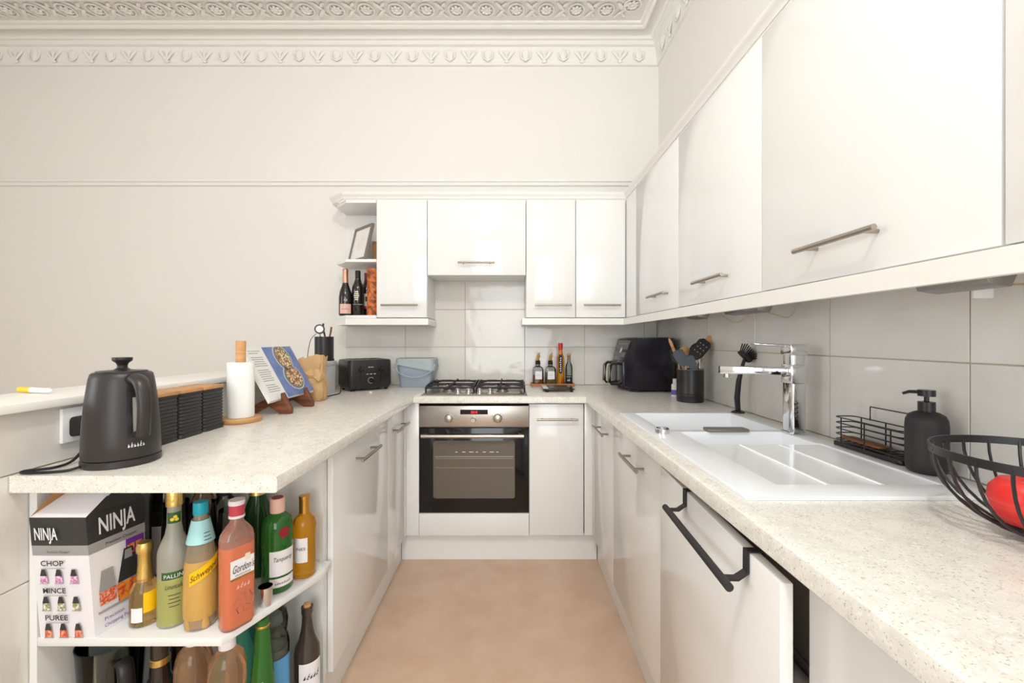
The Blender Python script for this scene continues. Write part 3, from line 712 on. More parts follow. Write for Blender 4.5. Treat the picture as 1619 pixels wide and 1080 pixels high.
# wire sponge caddy
r = thing('wire_caddy', 'black wire sponge caddy with drip tray by the tiles', 'caddy', (.945, 1.09, SZ))
x0, x1, y0, y1 = .914, .976, .992, 1.205
m = MB(); m.prism(rrect(x0, x1, y0, y1, .010), SZ+.0004, SZ+.012); m.build('drip_tray', 'black_satin', r, world=True, bevel=.002)
m = MB()
for k in range(5):
    z = SZ+.018+.0155*k; m.sweep([(x, y, z) for x, y in rrect(x0+.003, x1-.003, y0+.003, y1-.003, .014, 3)], .0017, seg=6, closed=True)
for y in (y0+.03, (y0+y1)/2, y1-.03):
    for x in (x0+.003, x1-.003): m.sweep([(x, y, SZ+.010), (x, y, SZ+.080)], .0017, seg=6)
for k in range(9): yy = y0+.018+.022*k; m.sweep([(x0+.004, yy, SZ+.018), (x1-.004, yy, SZ+.018)], .0014, seg=5)
m.sweep([(x1-.004, y0+.025, SZ+.078), (x1-.004, y0+.025, SZ+.115), (x1-.004, y1-.06, SZ+.115), (x1-.004, y1-.06, SZ+.078)], .0017, seg=6)
m.build('wire_frame', 'black_satin', r, world=True)
m = MB(); m.prism(rrect(x0+.010, x1-.012, y0+.07, y1-.012, .008), SZ+.0205, SZ+.026); tag(m.build('scouring_pad', 'rust', bevel=.002), 'thin brown scouring pad lying inside the wire caddy', 'scourer')
# soap dispenser
bx, by = .928, .945
r = thing('soap_dispenser', 'matt black soap dispenser bottle with pump by the sink drainer', 'soap dispenser', (bx, by, SZ))
m = MB(); m.lathe([(0, 0), (.026, 0), (.033, .004), (.0362, .012), (.0368, .03), (.0368, .105), (.0355, .118), (.031, .128), (.022, .134), (.015, .136), (0, .136)], bx, by, SZ+.0004, 36); m.build('body', 'black_matt', r, world=True, ang=60)
m = MB(); m.lathe([(0, .1365), (.0150, .1365), (.0150, .158), (.006, .1585), (.0045, .160), (.0045, .171), (0, .171)], bx, by, SZ, 24); m.build('collar', 'black_satin', r, world=True)
m = MB(); m.lathe([(0, .1705), (.0152, .1705), (.0152, .184), (0, .184)], bx, by, SZ, 24); hd_ = m.build('pump_head', 'black_satin', r, world=True)
dx_, dy_ = -.82, .50
m = MB(); m.sweep([(bx+dx_*.012, by+dy_*.012, SZ+.179), (bx+dx_*.030, by+dy_*.030, SZ+.179), (bx+dx_*.042, by+dy_*.042, SZ+.174)], [.004, .0036, .003], seg=8); m.build('nozzle', 'black_satin', hd_, world=True)
# wire fruit bowl with apple
cx, cy, zr, R0 = .812, .630, 1.042, .136
r = thing('wire_fruit_bowl', 'black wire fruit bowl with flat rim at the worktop edge', 'bowl', (cx, cy, WT))
m = MB(); prof = [(R0-.0015, zr-.013), (R0+.0015, zr-.013), (R0+.0015, zr), (R0-.0015, zr)]
m.lathe(prof+[prof[0]], cx, cy, 0, 64); m.build('rim', 'black_satin', r, world=True, weld=True)
hb = zr-.006-(WT+.004)
for k in range(22):
    a = 2*PI*k/22+.1; pts = []
    for t in range(9):
        ph = t/8*PI/2*.90; rr = R0*math.cos(ph); pts.append((cx+rr*math.cos(a), cy+rr*math.sin(a), zr-.006-hb*math.sin(ph)))
    m = MB(); m.sweep(pts, .0024, seg=6); m.build('wire', 'black_satin', r, world=True)
m = MB(); rb_ = R0*math.cos(PI/2*.90); m.sweep([(cx+rb_*math.cos(2*PI*k/20), cy+rb_*math.sin(2*PI*k/20), WT+.0045) for k in range(20)], .0035, seg=6, closed=True); m.build('base_ring', 'black_satin', r, world=True)
ax_, ay_, az_ = .778, .640, .968
r = thing('apple', 'red apple lying in the black wire bowl', 'apple', (ax_, ay_, az_-.038))
m = MB(); m.lathe([(0, -.030), (.010, -.035), (.022, -.034), (.034, -.020), (.0405, .002), (.038, .020), (.028, .033), (.014, .035), (.006, .030), (0, .026)], ax_, ay_, az_, 28); m.build('flesh', 'apple_red', r, world=True, ang=80)
m = MB(); m.sweep([(ax_, ay_, az_+.026), (ax_+.003, ay_, az_+.046)], .0014, seg=6); m.build('stem', 'lettering_brown', r, world=True)
# under-cabinet lights with loose wires
for (y, x, L_, lb) in ((1.53, .86, .22, 'grey under-cabinet light fitting with loose wires above the tap'), (.80, .86, .13, 'grey under-cabinet light fitting near the hanging plastic tag'), (1.93, .86, .12, 'small grey under-cabinet light fitting above the utensil pot')):
    m = MB(); m.prism([(x-.045, 1.3488), (x+.03, 1.3488), (x+.01, 1.306), (x-.03, 1.312)], y-L_/2, y+L_/2, 'y'); tag(m.build('under_cabinet_light', 'steel_grey', bevel=.001), lb, 'light')
def wire(pts, lb, rr=.0016, mat='wire_beige'):
    m = MB(); q = [Vector(p) for p in pts]; out = []
    for i in range(len(q)-1):
        p0, p1, p2, p3 = q[max(i-1, 0)], q[i], q[i+1], q[min(i+2, len(q)-1)]
        for t in [k/8 for k in range(8)]:
            out.append(.5*((2*p1)+(-p0+p2)*t+(2*p0-5*p1+4*p2-p3)*t*t+(-p0+3*p1-3*p2+p3)*t**3))
    out.append(q[-1]); m.sweep(out, rr, seg=6, up=(.3, .2, .93)); return tag(m.build('loose_wire', mat, ang=80), lb, 'wire')
wire([(.93, 1.90, 1.3485), (.945, 1.86, 1.31), (.955, 1.79, 1.285), (.945, 1.70, 1.305), (.90, 1.535, 1.338)], 'thin beige wire looping below the cabinets by the utensil pot')
wire([(.89, 1.53, 1.326), (.945, 1.50, 1.300), (.955, 1.45, 1.292), (.95, 1.40, 1.325), (.93, 1.33, 1.348)], 'thin beige wire looping below the cabinets above the tap')
wire([(.93, 1.00, 1.3485), (.94, .94, 1.333), (.945, .86, 1.331), (.945, .80, 1.318), (.945, .60, 1.308), (.945, .2, 1.3)], 'beige wire sagging below the cabinets by the hanging tag', .0020)
tg = P(1555, 454, .835); m = MB(); m.box(tg.x-.022, tg.x+.018, tg.y-.003, tg.y+.003, tg.z-.022, tg.z+.012)
o = tag(m.build('wire_clip', 'white_plastic', bevel=.002), 'white plastic clip tag hanging on the wires under the cabinets', 'clip')
# ================================================================ things by the hob and in the corner
# oil tray
ty0, ty1, tx0, tx1 = 2.735, 2.835, .134, .415
r = thing('wooden_tray', 'long narrow wooden tray holding oil and vinegar bottles', 'tray', (.275, 2.785, WT))
m = MB(); m.box(tx0, tx1, ty0, ty1, WT+.0005, WT+.010); m.build('tray_base', 'tray_wood', r, world=True, bevel=.002)
m = MB(); m.box(tx0, tx1, ty0, ty0+.005, WT+.010, WT+.019); m.box(tx0, tx1, ty1-.005, ty1, WT+.010, WT+.019); m.box(tx0, tx0+.005, ty0+.005, ty1-.005, WT+.010, WT+.019); m.box(tx1-.005, tx1, ty0+.005, ty1-.005, WT+.010, WT+.019); m.build('tray_edge', 'tray_wood', r, world=True)
TZ = WT+.0105
def oil_dispenser(x, liq, lvl, lb):
    y = 2.782; r = thing('oil_bottle', lb, 'bottle', (x, y, TZ))
    def sq(h, rr, z): return [(x+px, y+py, TZ+z) for px, py in rrect(-h, h, -h, h, rr, 3)]
    m = MB(); m.loft([sq(.033, .010, .001), sq(.034, .010, .006), sq(.034, .010, .098), sq(.030, .012, .110), sq(.014, .010, .122), sq(.0125, .010, .132)]); m.build('glass', 'clear_glass', r, world=True)
    m = MB(); m.loft([sq(.031, .009, .004), sq(.0315, .009, lvl)]); m.build('liquid', liq, r, world=True)
    m = MB(); m.lathe([(0, .130), (.016, .130), (.016, .146), (.011, .148), (.016, .152), (.016, .156), (0, .157)], x, y, TZ, 18); m.build('stopper', 'label_black', r, world=True)
    m = MB(); m.sweep([(x, y, TZ+.156), (x, y-.002, TZ+.178), (x+.006, y-.008, TZ+.196), (x+.008, y-.014, TZ+.208)], [.010, .008, .006, .003], seg=10); m.sweep([(x, y, TZ+.170), (x+.012, y, TZ+.188)], [.005, .006], seg=8); m.build('pourer', 'gold_metal', r, world=True)
    mp = plane_map((x+.002, y-.0345, TZ+.062), (1, 0, 0), (0, 0, 1)); l_ = patch(mp, -.022, .022, -.026, .026, 1, 1, 'label', 'label_white', r)
    marks(.008, plane_map((x+.002, y-.0352, TZ+.060), (1, 0, 0), (0, 0, 1)), 'print_grey', l_, .026, 7)
oil_dispenser(P(850.5, 0, 2.782).x, 'oil_brown', .062, 'square glass dispenser of brown vinegar with gold pourer on the tray')
oil_dispenser(P(870.2, 0, 2.782).x, 'oil_green', .080, 'square glass dispenser of green olive oil with gold pourer on the tray')
x, y = P(886.3, 0, 2.785).x, 2.785
r = thing('oil_bottle', 'tall chilli oil bottle with red cap on the wooden tray', 'bottle', (x, y, TZ))
m = MB(); m.lathe([(0, .001), (.024, .001), (.025, .006), (.025, .150), (.022, .180), (.014, .205), (.012, .225), (0, .226)], x, y, TZ, 20); m.build('glass', 'chilli_oil', r, world=True)
m = MB(); m.lathe([(0, .2255), (.0145, .2255), (.0145, .270), (0, .271)], x, y, TZ, 18); m.build('cap', 'bright_red', r, world=True)
mp = cyl_map(x, y, TZ, .0252, cam_ang(x, y)); l_ = patch(mp, -.0135, .0135, .072, .196, 4, 8, 'label', 'label_black', r, shape=lambda u, v: (u*(.55+.45*math.sin(PI*max(0, min(1, (v-.06)/.148)))), v) )
def up_map(x, y, z, R, a): 
    f = cyl_map(x, y, z, R, a, .0012); return lambda u, v, w: f(-v+.004, u, w)
marks(.016, up_map(x, y, TZ+.134, .0252, cam_ang(x, y)), 'lettering_white', l_, .095, 7)
x = P(899.5, 0, 2.785).x
r = thing('oil_bottle', 'small clear bottle with cork stopper and black label on the tray', 'bottle', (x, y, TZ))
m = MB(); m.lathe([(0, .001), (.022, .001), (.0235, .005), (.0235, .110), (.020, .128), (.010, .148), (.0095, .180), (.012, .183), (.012, .187), (0, .187)], x, y, TZ, 20); m.build('glass', 'jar_glass', r, world=True)
m = MB(); m.lathe([(0, .004), (.0215, .004), (.0215, .030), (0, .030)], x, y, TZ, 18); m.build('liquid', 'dark_glass', r, world=True)
m = MB(); m.lathe([(0, .170), (.008, .170), (.009, .188), (.0135, .190), (.0135, .202), (0, .204)], x, y, TZ, 16); m.build('cork', 'cork', r, world=True)
mp = cyl_map(x, y, TZ, .0237, cam_ang(x, y)); l_ = patch(mp, -.021, .021, .012, .060, 6, 1, 'label', 'label_black', r)
for k in (0, 1): marks((.008, .020)[k], cyl_map(x, y, TZ+(.049, .024)[k], .0237, cam_ang(x, y), .0012), 'lettering_white', l_, (.032, .020)[k], (8, 2)[k])
# kitchen scale
r = thing('kitchen_scale', 'flat glass kitchen scale with black plate in front of the tray', 'scale', (.285, 2.52, WT))
q0, q1, y0, y1 = .190, .372, 2.440, 2.640
m = MB(); m.prism(rrect(q0, q1, y0, y1, .012), WT+.014, WT+.020); m.build('glass_plate', 'jar_glass', r, world=True)
m = MB(); m.box(.222, .340, y0+.012, y1-.006, WT+.0202, WT+.0225); m.build('weighing_plate', 'black_satin', r, world=True)
m = MB(); m.box(q0+.002, .220, y0+.03, y1-.02, WT+.0202, WT+.0222); m.build('display', 'white_plastic', r, world=True)
for x in (q0+.022, q1-.018):
    for y in (y0+.016, y1-.016):
        m = MB(); m.lathe([(0, 0), (.009, 0), (.010, .004), (.008, .014), (0, .014)], x, y, WT+.0003, 14); m.build('foot', 'rubber_black', r, world=True)
# air fryer
r = thing('air_fryer', 'large black dual drawer air fryer in the worktop corner', 'air fryer', (.81, 2.61, WT))
ya, yb, xb = 2.425, 2.805, .955
def fp(xf, c, z, ins=0): # footprint with chamfered front corners
    return [(xf+c, ya+ins, z), (xb-.03, ya+ins, z), (xb-ins, ya+.03, z), (xb-ins, yb-.03, z), (xb-.03, yb-ins, z), (xf+c, yb-ins, z), (xf+.006, yb-c, z), (xf, yb-c-.012, z), (xf, ya+c+.012, z), (xf+.006, ya+c, z)]
m = MB(); m.loft([fp(.690, .045, WT+.012, .012), fp(.672, .040, WT+.030), fp(.664, .042, WT+.180), fp(.680, .030, WT+.235), fp(.706, .020, WT+.305), fp(.716, .020, WT+.313, .008)]); m.build('body', 'fryer_black', r, world=True, ang=40)
m = MB(); m.prism(rrect(.735, xb-.03, ya+.03, yb-.03, .03), WT+.3125, WT+.318); m.build('top_plate', 'steel_grey', r, world=True, bevel=.002)
for x in (.72, .925):
    for y in (ya+.05, yb-.05):
        m = MB(); m.box(x-.02, x+.02, y-.02, y+.02, WT+.0005, WT+.0135); m.build('foot', 'rubber_black', r, world=True)
def fr_x(z): return .664+(z-.180)/(.235-.180)*.016 if z < .235 else .680+(z-.235)/.070*.026
q = [(fr_x(z)-.0015, y, WT+z) for z, y in ((.200, ya+.070), (.200, yb-.060), (.300, yb-.045), (.300, ya+.045))]
m = MB(); q2 = [(p[0]+.004, p[1], p[2]) for p in q]; m.loft([q2, q]); cpn = m.build('control_panel', 'fryer_panel', r, world=True)
um = Vector((0, -1, 0)); vm = (Vector(q[2])-Vector(q[1])); vm.y = 0; vm.normalize(); oc = Vector(((q[0][0]+q[2][0])/2, 2.61, WT+.25))
pm_ = plane_map(oc, um, vm, .001)
disc_poly(pm_, ell(0, -.012, .020, .020), 'dial', 'chrome', cpn)
for k in range(6): disc_poly(pm_, [(u+(-.085+.034*k), v+.030) for u, v in ((-.010, -.006), (.010, -.006), (.010, .006), (-.010, .006))], 'button', 'steel_grey', cpn)
for y0, y1 in ((ya+.055, 2.611), (2.619, yb-.055)):
    m = MB(); m.box(.655, .70, y0, y1, WT+.028, WT+.176); dr = m.build('drawer', 'fryer_black', r, world=True, bevel=.006)
    yc = (y0+y1)/2; hm = MB()
    hm.sweep([(.658, yc, WT+.160), (.615, yc, WT+.160), (.604, yc, WT+.148), (.598, yc, WT+.05), (.606, yc, WT+.036), (.658, yc, WT+.036)], .009, .007, seg=8, up=(0, 0, 1)); hm.build('handle', 'rubber_black', dr, world=True, ang=60)
    hm = MB(); hm.sweep([(.640, yc, WT+.167), (.612, yc, WT+.166), (.598, yc, WT+.155), (.590, yc, WT+.144), (.587, yc, WT+.046)], .0105, .004, seg=8, up=(1, 0, .3)); hm.build('handle_trim', 'handle_steel', dr, world=True)
# utensil pot by the air fryer
ux, uy = .884, 2.085
r = thing('utensil_pot', 'black ribbed metal utensil pot beside the air fryer', 'pot', (ux, uy, WT))
m = MB(); m.lathe([(0, .0005), (.060, .0005), (.0625, .004), (.0625, .030), (.0632, .032), (.0625, .034), (.0625, .040), (.0632, .042), (.0625, .044), (.0625, .158), (.059, .158), (.059, .006), (0, .006)], ux, uy, WT, 40); m.build('pot_body', 'black_satin', r, world=True)
m = MB(); m.sweep([(ux+.0608*math.cos(2*PI*k/40), uy+.0608*math.sin(2*PI*k/40), WT+.159) for k in range(40)], .0022, seg=6, closed=True); m.build('rim', 'steel_grey', r, world=True)
def utensil(name, lb, base, tip, hr, hmat, head):
    """base/tip offsets from the pot centre; head(m, tip, axis, side) adds the working end"""
    b0 = Vector((ux+base[0], uy+base[1], WT+base[2])); t0 = Vector((ux+tip[0], uy+tip[1], WT+tip[2]))
    r = thing(name, lb, 'utensil', b0); m = MB(); m.cyl(b0, t0, hr, 10); m.build('handle', hmat, r, world=True)
    ax = (t0-b0).normalized(); sd = ax.cross(Vector((-.35, -.94, 0))).normalized(); head(r, t0, ax, sd)
def paddle(L_, W_, T_, mat, wtop=None, holes=0, ax=None):
    ax0 = ax
    def f(r, t, ax, sd):
        if ax0: ax = Vector(ax0).normalized(); sd = ax.cross(Vector((-.35, -.94, 0))).normalized()
        n = ax.cross(sd); m = MB(); ks = 8; wt = wtop or W_
        rings = []
        for k in range(ks+1):
            q = k/ks; w_ = (.25*W_+(.75*W_)*min(1, q*3)) if q < .34 else W_+(wt-W_)*(q-.34)/.66
            if q > .88: w_ *= .86 if q < 1 else .55
            c = t+ax*(L_*q-.006); rings.append([c+sd*w_/2+n*T_/2, c-sd*w_/2+n*T_/2, c-sd*w_/2-n*T_/2, c+sd*w_/2-n*T_/2])
        m.loft(rings); m.build('head', mat, r, world=True, ang=50)
        if holes:
            for i in range(3):
                for j in (-1, 0, 1):
                    c = t+ax*(L_*(.4+.17*i))+sd*j*W_*.25; hm = MB(); hm.cyl(c-n*(T_/2+.0008), c+n*(T_/2+.0008), .0035, 8); hm.build('hole', 'steel_grey', r, world=True)
    return f
def scoop(L_, W_, mat, ax0=None):
    def f(r, t, ax, sd):
        if ax0: ax = Vector(ax0).normalized(); sd = ax.cross(Vector((-.35, -.94, 0))).normalized()
        n = ax.cross(sd); m = MB(); 
        rings = [[t+ax*(L_*.5*(1-math.cos(PI*k/8)))+sd*(W_/2*math.sin(PI*k/8)+.002)*math.cos(2*PI*i/12)+n*(.30*W_*math.sin(PI*k/8)+.002)*math.sin(2*PI*i/12) for i in range(12)] for k in range(9)]
        m.loft(rings); m.build('head', mat, r, world=True, ang=60)
    return f
utensil('wooden_spatula', 'long pale wooden spatula leaning out of the utensil pot', (.022, .012, .012), (.048, .008, .19), .006, 'beech', paddle(.150, .032, .007, 'beech', ax=(.40, 0, .92)))
utensil('slotted_spoon', 'large black slotted spoon in the utensil pot', (-.010, -.024, .012), (-.012, -.030, .205), .005, 'black_satin', paddle(.130, .066, .006, 'black_satin', holes=1, ax=(.66, 0, .75)))
utensil('ladle', 'black nylon ladle tilted in the utensil pot', (.010, .034, .012), (.020, .040, .225), .005, 'black_satin', scoop(.085, .060, 'black_satin', (.72, 0, .69)))
utensil('silicone_spatula', 'grey silicone spatula leaning left in the utensil pot', (-.020, -.026, .012), (-.034, -.030, .178), .005, 'beech', paddle(.092, .052, .009, 'grey_silicone', ax=(-.52, 0, .85)))
utensil('silicone_spoon', 'smaller grey silicone spoon in the utensil pot', (.012, -.040, .012), (.002, -.046, .158), .005, 'beech', paddle(.080, .040, .009, 'grey_silicone', ax=(-.38, 0, .92)))
utensil('wooden_spoon', 'round headed wooden spoon in the utensil pot', (-.026, .008, .012), (-.030, .006, .205), .005, 'beech', scoop(.066, .050, 'beech', (.05, 0, 1)))
utensil('wooden_stick', 'thin wooden stick poking up beside the air fryer from the pot', (-.044, .010, .012), (-.050, .012, .19), .005, 'oak', paddle(.135, .014, .006, 'oak', ax=(-.38, 0, .92)))
utensil('fish_slice', 'black fish slice standing at the rear of the pot', (-.026, .036, .012), (-.034, .040, .185), .005, 'black_satin', paddle(.085, .070, .005, 'black_satin', ax=(-.2, 0, .98)))
utensil('steel_whisk', 'steel handled whisk in the utensil pot', (.036, -.030, .012), (.030, -.034, .215), .006, 'chrome', scoop(.02, .016, 'black_satin'))
x, y = P(1068, 0, 2.27).x, 2.27
r = thing('tablet_bottle', 'small white and purple plastic bottle behind the utensil pot', 'bottle', (x, y, WT))
m = MB(); m.lathe([(0, .0005), (.020, .0005), (.021, .004), (.021, .062), (.013, .072), (.013, .074), (0, .074)], x, y, WT, 20); m.build('body', 'white_plastic', r, world=True)
m = MB(); m.lathe([(0, .0742), (.014, .0742), (.014, .094), (0, .095)], x, y, WT, 18); m.build('cap', 'white_plastic', r, world=True)
patch(cyl_map(x, y, WT, .0212, cam_ang(x, y)), -.03, .03, .010, .036, 8, 1, 'label', 'purple_label', r)
# ================================================================ things on the left worktop
def catmull(pts, n=8):
    q = [Vector(p) for p in pts]; out = []
    for i in range(len(q)-1):
        p0, p1, p2, p3 = q[max(i-1, 0)], q[i], q[i+1], q[min(i+2, len(q)-1)]
        for k in range(n):
            t = k/n; out.append(.5*((2*p1)+(-p0+p2)*t+(2*p0-5*p1+4*p2-p3)*t*t+(-p0+3*p1-3*p2+p3)*t**3))
    return out+[q[-1]]
# kettle
kx, ky = -.966, 1.055
r = thing('kettle', 'matt black cordless kettle with round lid knob', 'kettle', (kx, ky, WT))
m = MB(); m.lathe([(0, .0005), (.074, .0005), (.0765, .003), (.0765, .015), (.074, .017), (0, .017)], kx, ky, WT, 48); kb = m.build('power_base', 'kettle_black', r, world=True)
m = MB(); m.lathe([(0, .019), (.0745, .019), (.0755, .022), (.0750, .06), (.0725, .11), (.0675, .165), (.0620, .208), (.0590, .220), (.055, .2235), (0, .2240)], kx, ky, WT, 48); m.build('body', 'kettle_black', r, world=True, ang=50)
m = MB(); m.lathe([(0, .2241), (.050, .2241), (.049, .227), (.018, .229), (.0105, .234), (.0100, .240), (.0125, .246), (.0195, .252), (.0200, .258), (.0190, .260), (0, .2605)], kx, ky, WT, 32); m.build('lid', 'black_satin', r, world=True, ang=50)
ka = math.radians(-27.5); kd = Vector((math.cos(ka), math.sin(ka), 0)); ks_ = Vector((-kd.y, kd.x, 0))
def kp(rr, z, s_=0): return Vector((kx, ky, WT))+kd*rr+ks_*s_+Vector((0, 0, z))
path = catmull([kp(.046, .206), kp(.072, .210), kp(.096, .200), kp(.108, .176), kp(.112, .140), kp(.110, .105), kp(.106, .076)], 5)
n_ = len(path); m = MB(); m.sweep(path, [.019-.005*min(1, i/(n_*.6)) for i in range(n_)], [.014-.004*min(1, i/(n_*.5)) for i in range(n_)], seg=14, up=kd); m.sweep([kp(.107, .082), kp(.070, .078)], .012, .006, seg=10); m.build('handle', 'kettle_black', r, world=True, ang=60)
f = cyl_map(kx, ky, WT, .0705, ka); fit = lambda z: .0755-.0000*(z) - max(0, (z-.05))*.075
m = MB(); wmap = lambda u, v, w: Vector((kx, ky, WT+v))+Vector((math.cos(ka+u/.07), math.sin(ka+u/.07), 0))*(fit(v)+.0012+w)
patch(wmap, -.017, .017, .070, .186, 6, 10, 'gauge_frame', 'black_satin', r, thick=.002)
patch(lambda u, v, w: wmap(u, v, w+.0008), -.006, .006, .080, .165, 3, 8, 'water_gauge', 'frosted_glass', r)
marks(.015, lambda u, v, w: Vector((kx, ky, WT+.047+v))+Vector((math.cos(ka+u/.075), math.sin(ka+u/.075), 0))*.0763, 'lettering_white', r, .034, 6)
m = MB(); cp = catmull([(kx-.035, ky-.068, WT+.008), (kx-.045, ky-.085, WT+.005), (-1.04, .957, WT+.0045), (-1.095, .953, WT+.0045), (-1.105, .966, WT+.0045), (-1.07, .99, WT+.0045), (-1.07, 1.03, WT+.006), (-1.078, 1.062, WT+.020), (-1.083, 1.083, WT+.044)], 8)
m.sweep(cp, .0032, seg=8); m.build('power_cord', 'rubber_black', r, world=True, ang=80)
kettle = r
r = thing('wall_socket', 'white double wall socket behind the kettle', 'socket', (HW, 1.12, 1.0))
m = MB(); m.box(HW+.0005, HW+.010, 1.050, 1.196, .955, 1.042); m.build('face_plate', 'white_plastic', r, world=True, bevel=.003)
m = MB(); m.box(HW+.0102, HW+.013, 1.155, 1.170, 1.015, 1.030); m.build('switch', 'white_plastic', r, world=True)
m = MB(); m.prism(rrect(1.066, 1.112, .968, 1.018, .010), HW+.0105, HW+.040, 'x', top=rrect(1.070, 1.108, .972, 1.014, .010)); m.sweep([(HW+.028, 1.089, .970), (HW+.032, 1.086, .952)], [.007, .005], seg=8); m.build('power_plug', 'rubber_black', kettle, world=True)
# marker pen on the ledge
r = thing('marker_pen', 'white marker pen with yellow cap lying on the ledge', 'pen', (-1.25, 1.12, 1.0712))
d0 = Vector((-1.325, 1.145, 1.0795)); d1 = Vector((-1.215, 1.115, 1.0795)); dd = (d1-d0).normalized()
m = MB(); m.cyl(d0+dd*.046, d1, .0072, 16); m.cyl(d1-dd*.001, d1+dd*.003, .004, 12); m.build('barrel', 'white_plastic', r, world=True)
m = MB(); m.cyl(d0, d0+dd*.046, .0078, 16); m.build('cap', 'yellow_plastic', r, world=True)
# three black ribbed canisters with wooden lids
for k, (y0, y1, lb) in enumerate(((1.186, 1.283, 'black ribbed canister with wooden lid closest to the kettle'), (1.287, 1.384, 'middle black ribbed canister with wooden lid'), (1.388, 1.484, 'black ribbed canister with wooden lid next to the paper towel'))):
    r = thing('storage_canister', lb, 'canister', (-1.05, (y0+y1)/2, WT), group='black canisters by the partition'); rings = []
    zs = [(.0005, 0)]
    for i in range(12): zs += [(.006+i*.0105, 0), (.010+i*.0105, .0022), (.0135+i*.0105, .0022), (.0160+i*.0105, 0)]
    zs += [(.1375, 0)]
    m = MB(); m.loft([[(x, y, WT+z) for x, y in rrect(-1.094+e, -1.0-e, y0+e, y1-e, .012, 3)] for z, e in zs]); m.build('body', 'ribbed_black', r, world=True, ang=40)
    m = MB(); m.prism(rrect(-1.094, -1.0, y0, y1, .008), WT+.138, WT+.149); m.build('lid', 'oak', r, world=True, bevel=.002)
# kitchen roll
x, y = -1.000, 1.572
r = thing('paper_towel_holder', 'round wooden kitchen roll holder with thick upright pole', 'holder', (x, y, WT))
m = MB(); m.lathe([(0, .0005), (.068, .0005), (.070, .004), (.070, .015), (.067, .018), (0, .018)], x, y, WT, 40); m.build('base', 'oak', r, world=True)
m = MB(); m.lathe([(0, .018), (.0165, .018), (.0165, .296), (.014, .300), (0, .300)], x, y, WT, 24); m.build('pole', 'oak', r, world=True)
m = MB(); m.lathe([(.0195, .019), (.0435, .019), (.0440, .024), (.0440, .216), (.0430, .220), (.0195, .220), (.0195, .019)], x, y, WT, 40); tag(m.build('kitchen_roll', 'tissue'), 'white kitchen paper roll on the wooden holder', 'paper roll')
# cookbook on wooden stand
bx0, bz0, by0, by1, bh, th = -.950, .967, 1.668, 2.040, .243, math.radians(29)
up_ = Vector((-math.sin(th), 0, math.cos(th))); nr = Vector((math.cos(th), 0, math.sin(th)))
def bk(y, h, n): return Vector((bx0, y, bz0))+up_*h+nr*n
r = thing('cookbook', 'open cookbook with blue photo page resting on a wooden stand', 'book', (bx0, 1.85, bz0))
ysp = 1.806
def slab(m, ya, yb, h0, h1, na, nb, nb2=None):
    m.loft([[bk(ya, h0, na), bk(yb, h0, na), bk(yb, h0, nb2 or nb), bk(ya, h0, nb)], [bk(ya, h1, na), bk(yb, h1, na), bk(yb, h1, nb2 or nb), bk(ya, h1, nb)]])
m = MB(); slab(m, by0-.004, by1+.004, -.004, bh+.004, -.0045, -.002); m.build('cover', 'paper_white', r, world=True)
m = MB(); slab(m, by0, ysp, 0, bh, -.002, .010, .004); m.build('left_page_block', 'paper_white', r, world=True)
m = MB(); slab(m, ysp, by1, 0, bh, -.002, .004, .006); rp = m.build('right_page_block', 'paper_white', r, world=True)
rmap = lambda u, v, w: bk(u, v, .0046+(u-ysp)/(by1-ysp)*.002+w+.0004)
patch(rmap, ysp+.001, by1-.001, .001, bh-.001, 2, 2, 'photo_page', 'print_blue', rp)
rm2 = lambda off: (lambda u, v, w: rmap(u, v, w+off))
for cyy, chh, a_, b_ in ((1.925, .185, .062, .068), (1.930, .085, .072, .062)):
    top = bh-.002
    cl = lambda pts: [(u, min(v, top)) for u, v in pts]
    disc_poly(rm2(.0006), cl(ell(cyy, chh, a_, b_, 32)), 'pan_rim', 'enamel_rim', rp); disc_poly(rm2(.0010), cl(ell(cyy, chh, a_-.004, b_-.004, 32)), 'pan', 'enamel_pan', rp)
    disc_poly(rm2(.0014), cl(ell(cyy+.004, chh, a_-.015, b_-.015, 32)), 'salad', 'salad_mix', rp)
lmap = lambda u, v, w: bk(u, v, .0102-(u-by0)/(ysp-by0)*.006+w+.0004)
random.seed(3)
for k in range(20):
    h = .222-.0098*k
    if k in (2, 8, 15): continue
    e = .012+.05*random.random()*(1 if k % 5 == 1 else .3)
    patch(lmap, by0+.022, ysp-.010-e, h, h+.0034, 1, 1, 'print_line', 'print_grey', r)
r = thing('book_stand', 'dark brown wooden folding cookbook stand', 'book stand', (-.98, 1.86, WT))
for y in (1.735, 1.925):
    m = MB(); m.prism([(-1.075, WT+.0005), (-1.045, WT+.0005), (-.985, WT+.032), (-.935, WT+.0005), (-.895, WT+.0005), (-.893, WT+.020), (-.918, WT+.068), (-.928, WT+.088), (-.936, WT+.084), (-.934, WT+.054), (-.962, WT+.044), (-1.070, WT+.232), (-1.083, WT+.226), (-1.000, WT+.060), (-1.085, WT+.016)], y-.011, y+.011, 'y'); m.build('leg', 'walnut', r, world=True, bevel=.002)
m = MB(); m.box(-1.012, -.990, 1.7465, 1.9135, WT+.040, WT+.056); m.build('cross_bar', 'walnut', r, world=True)
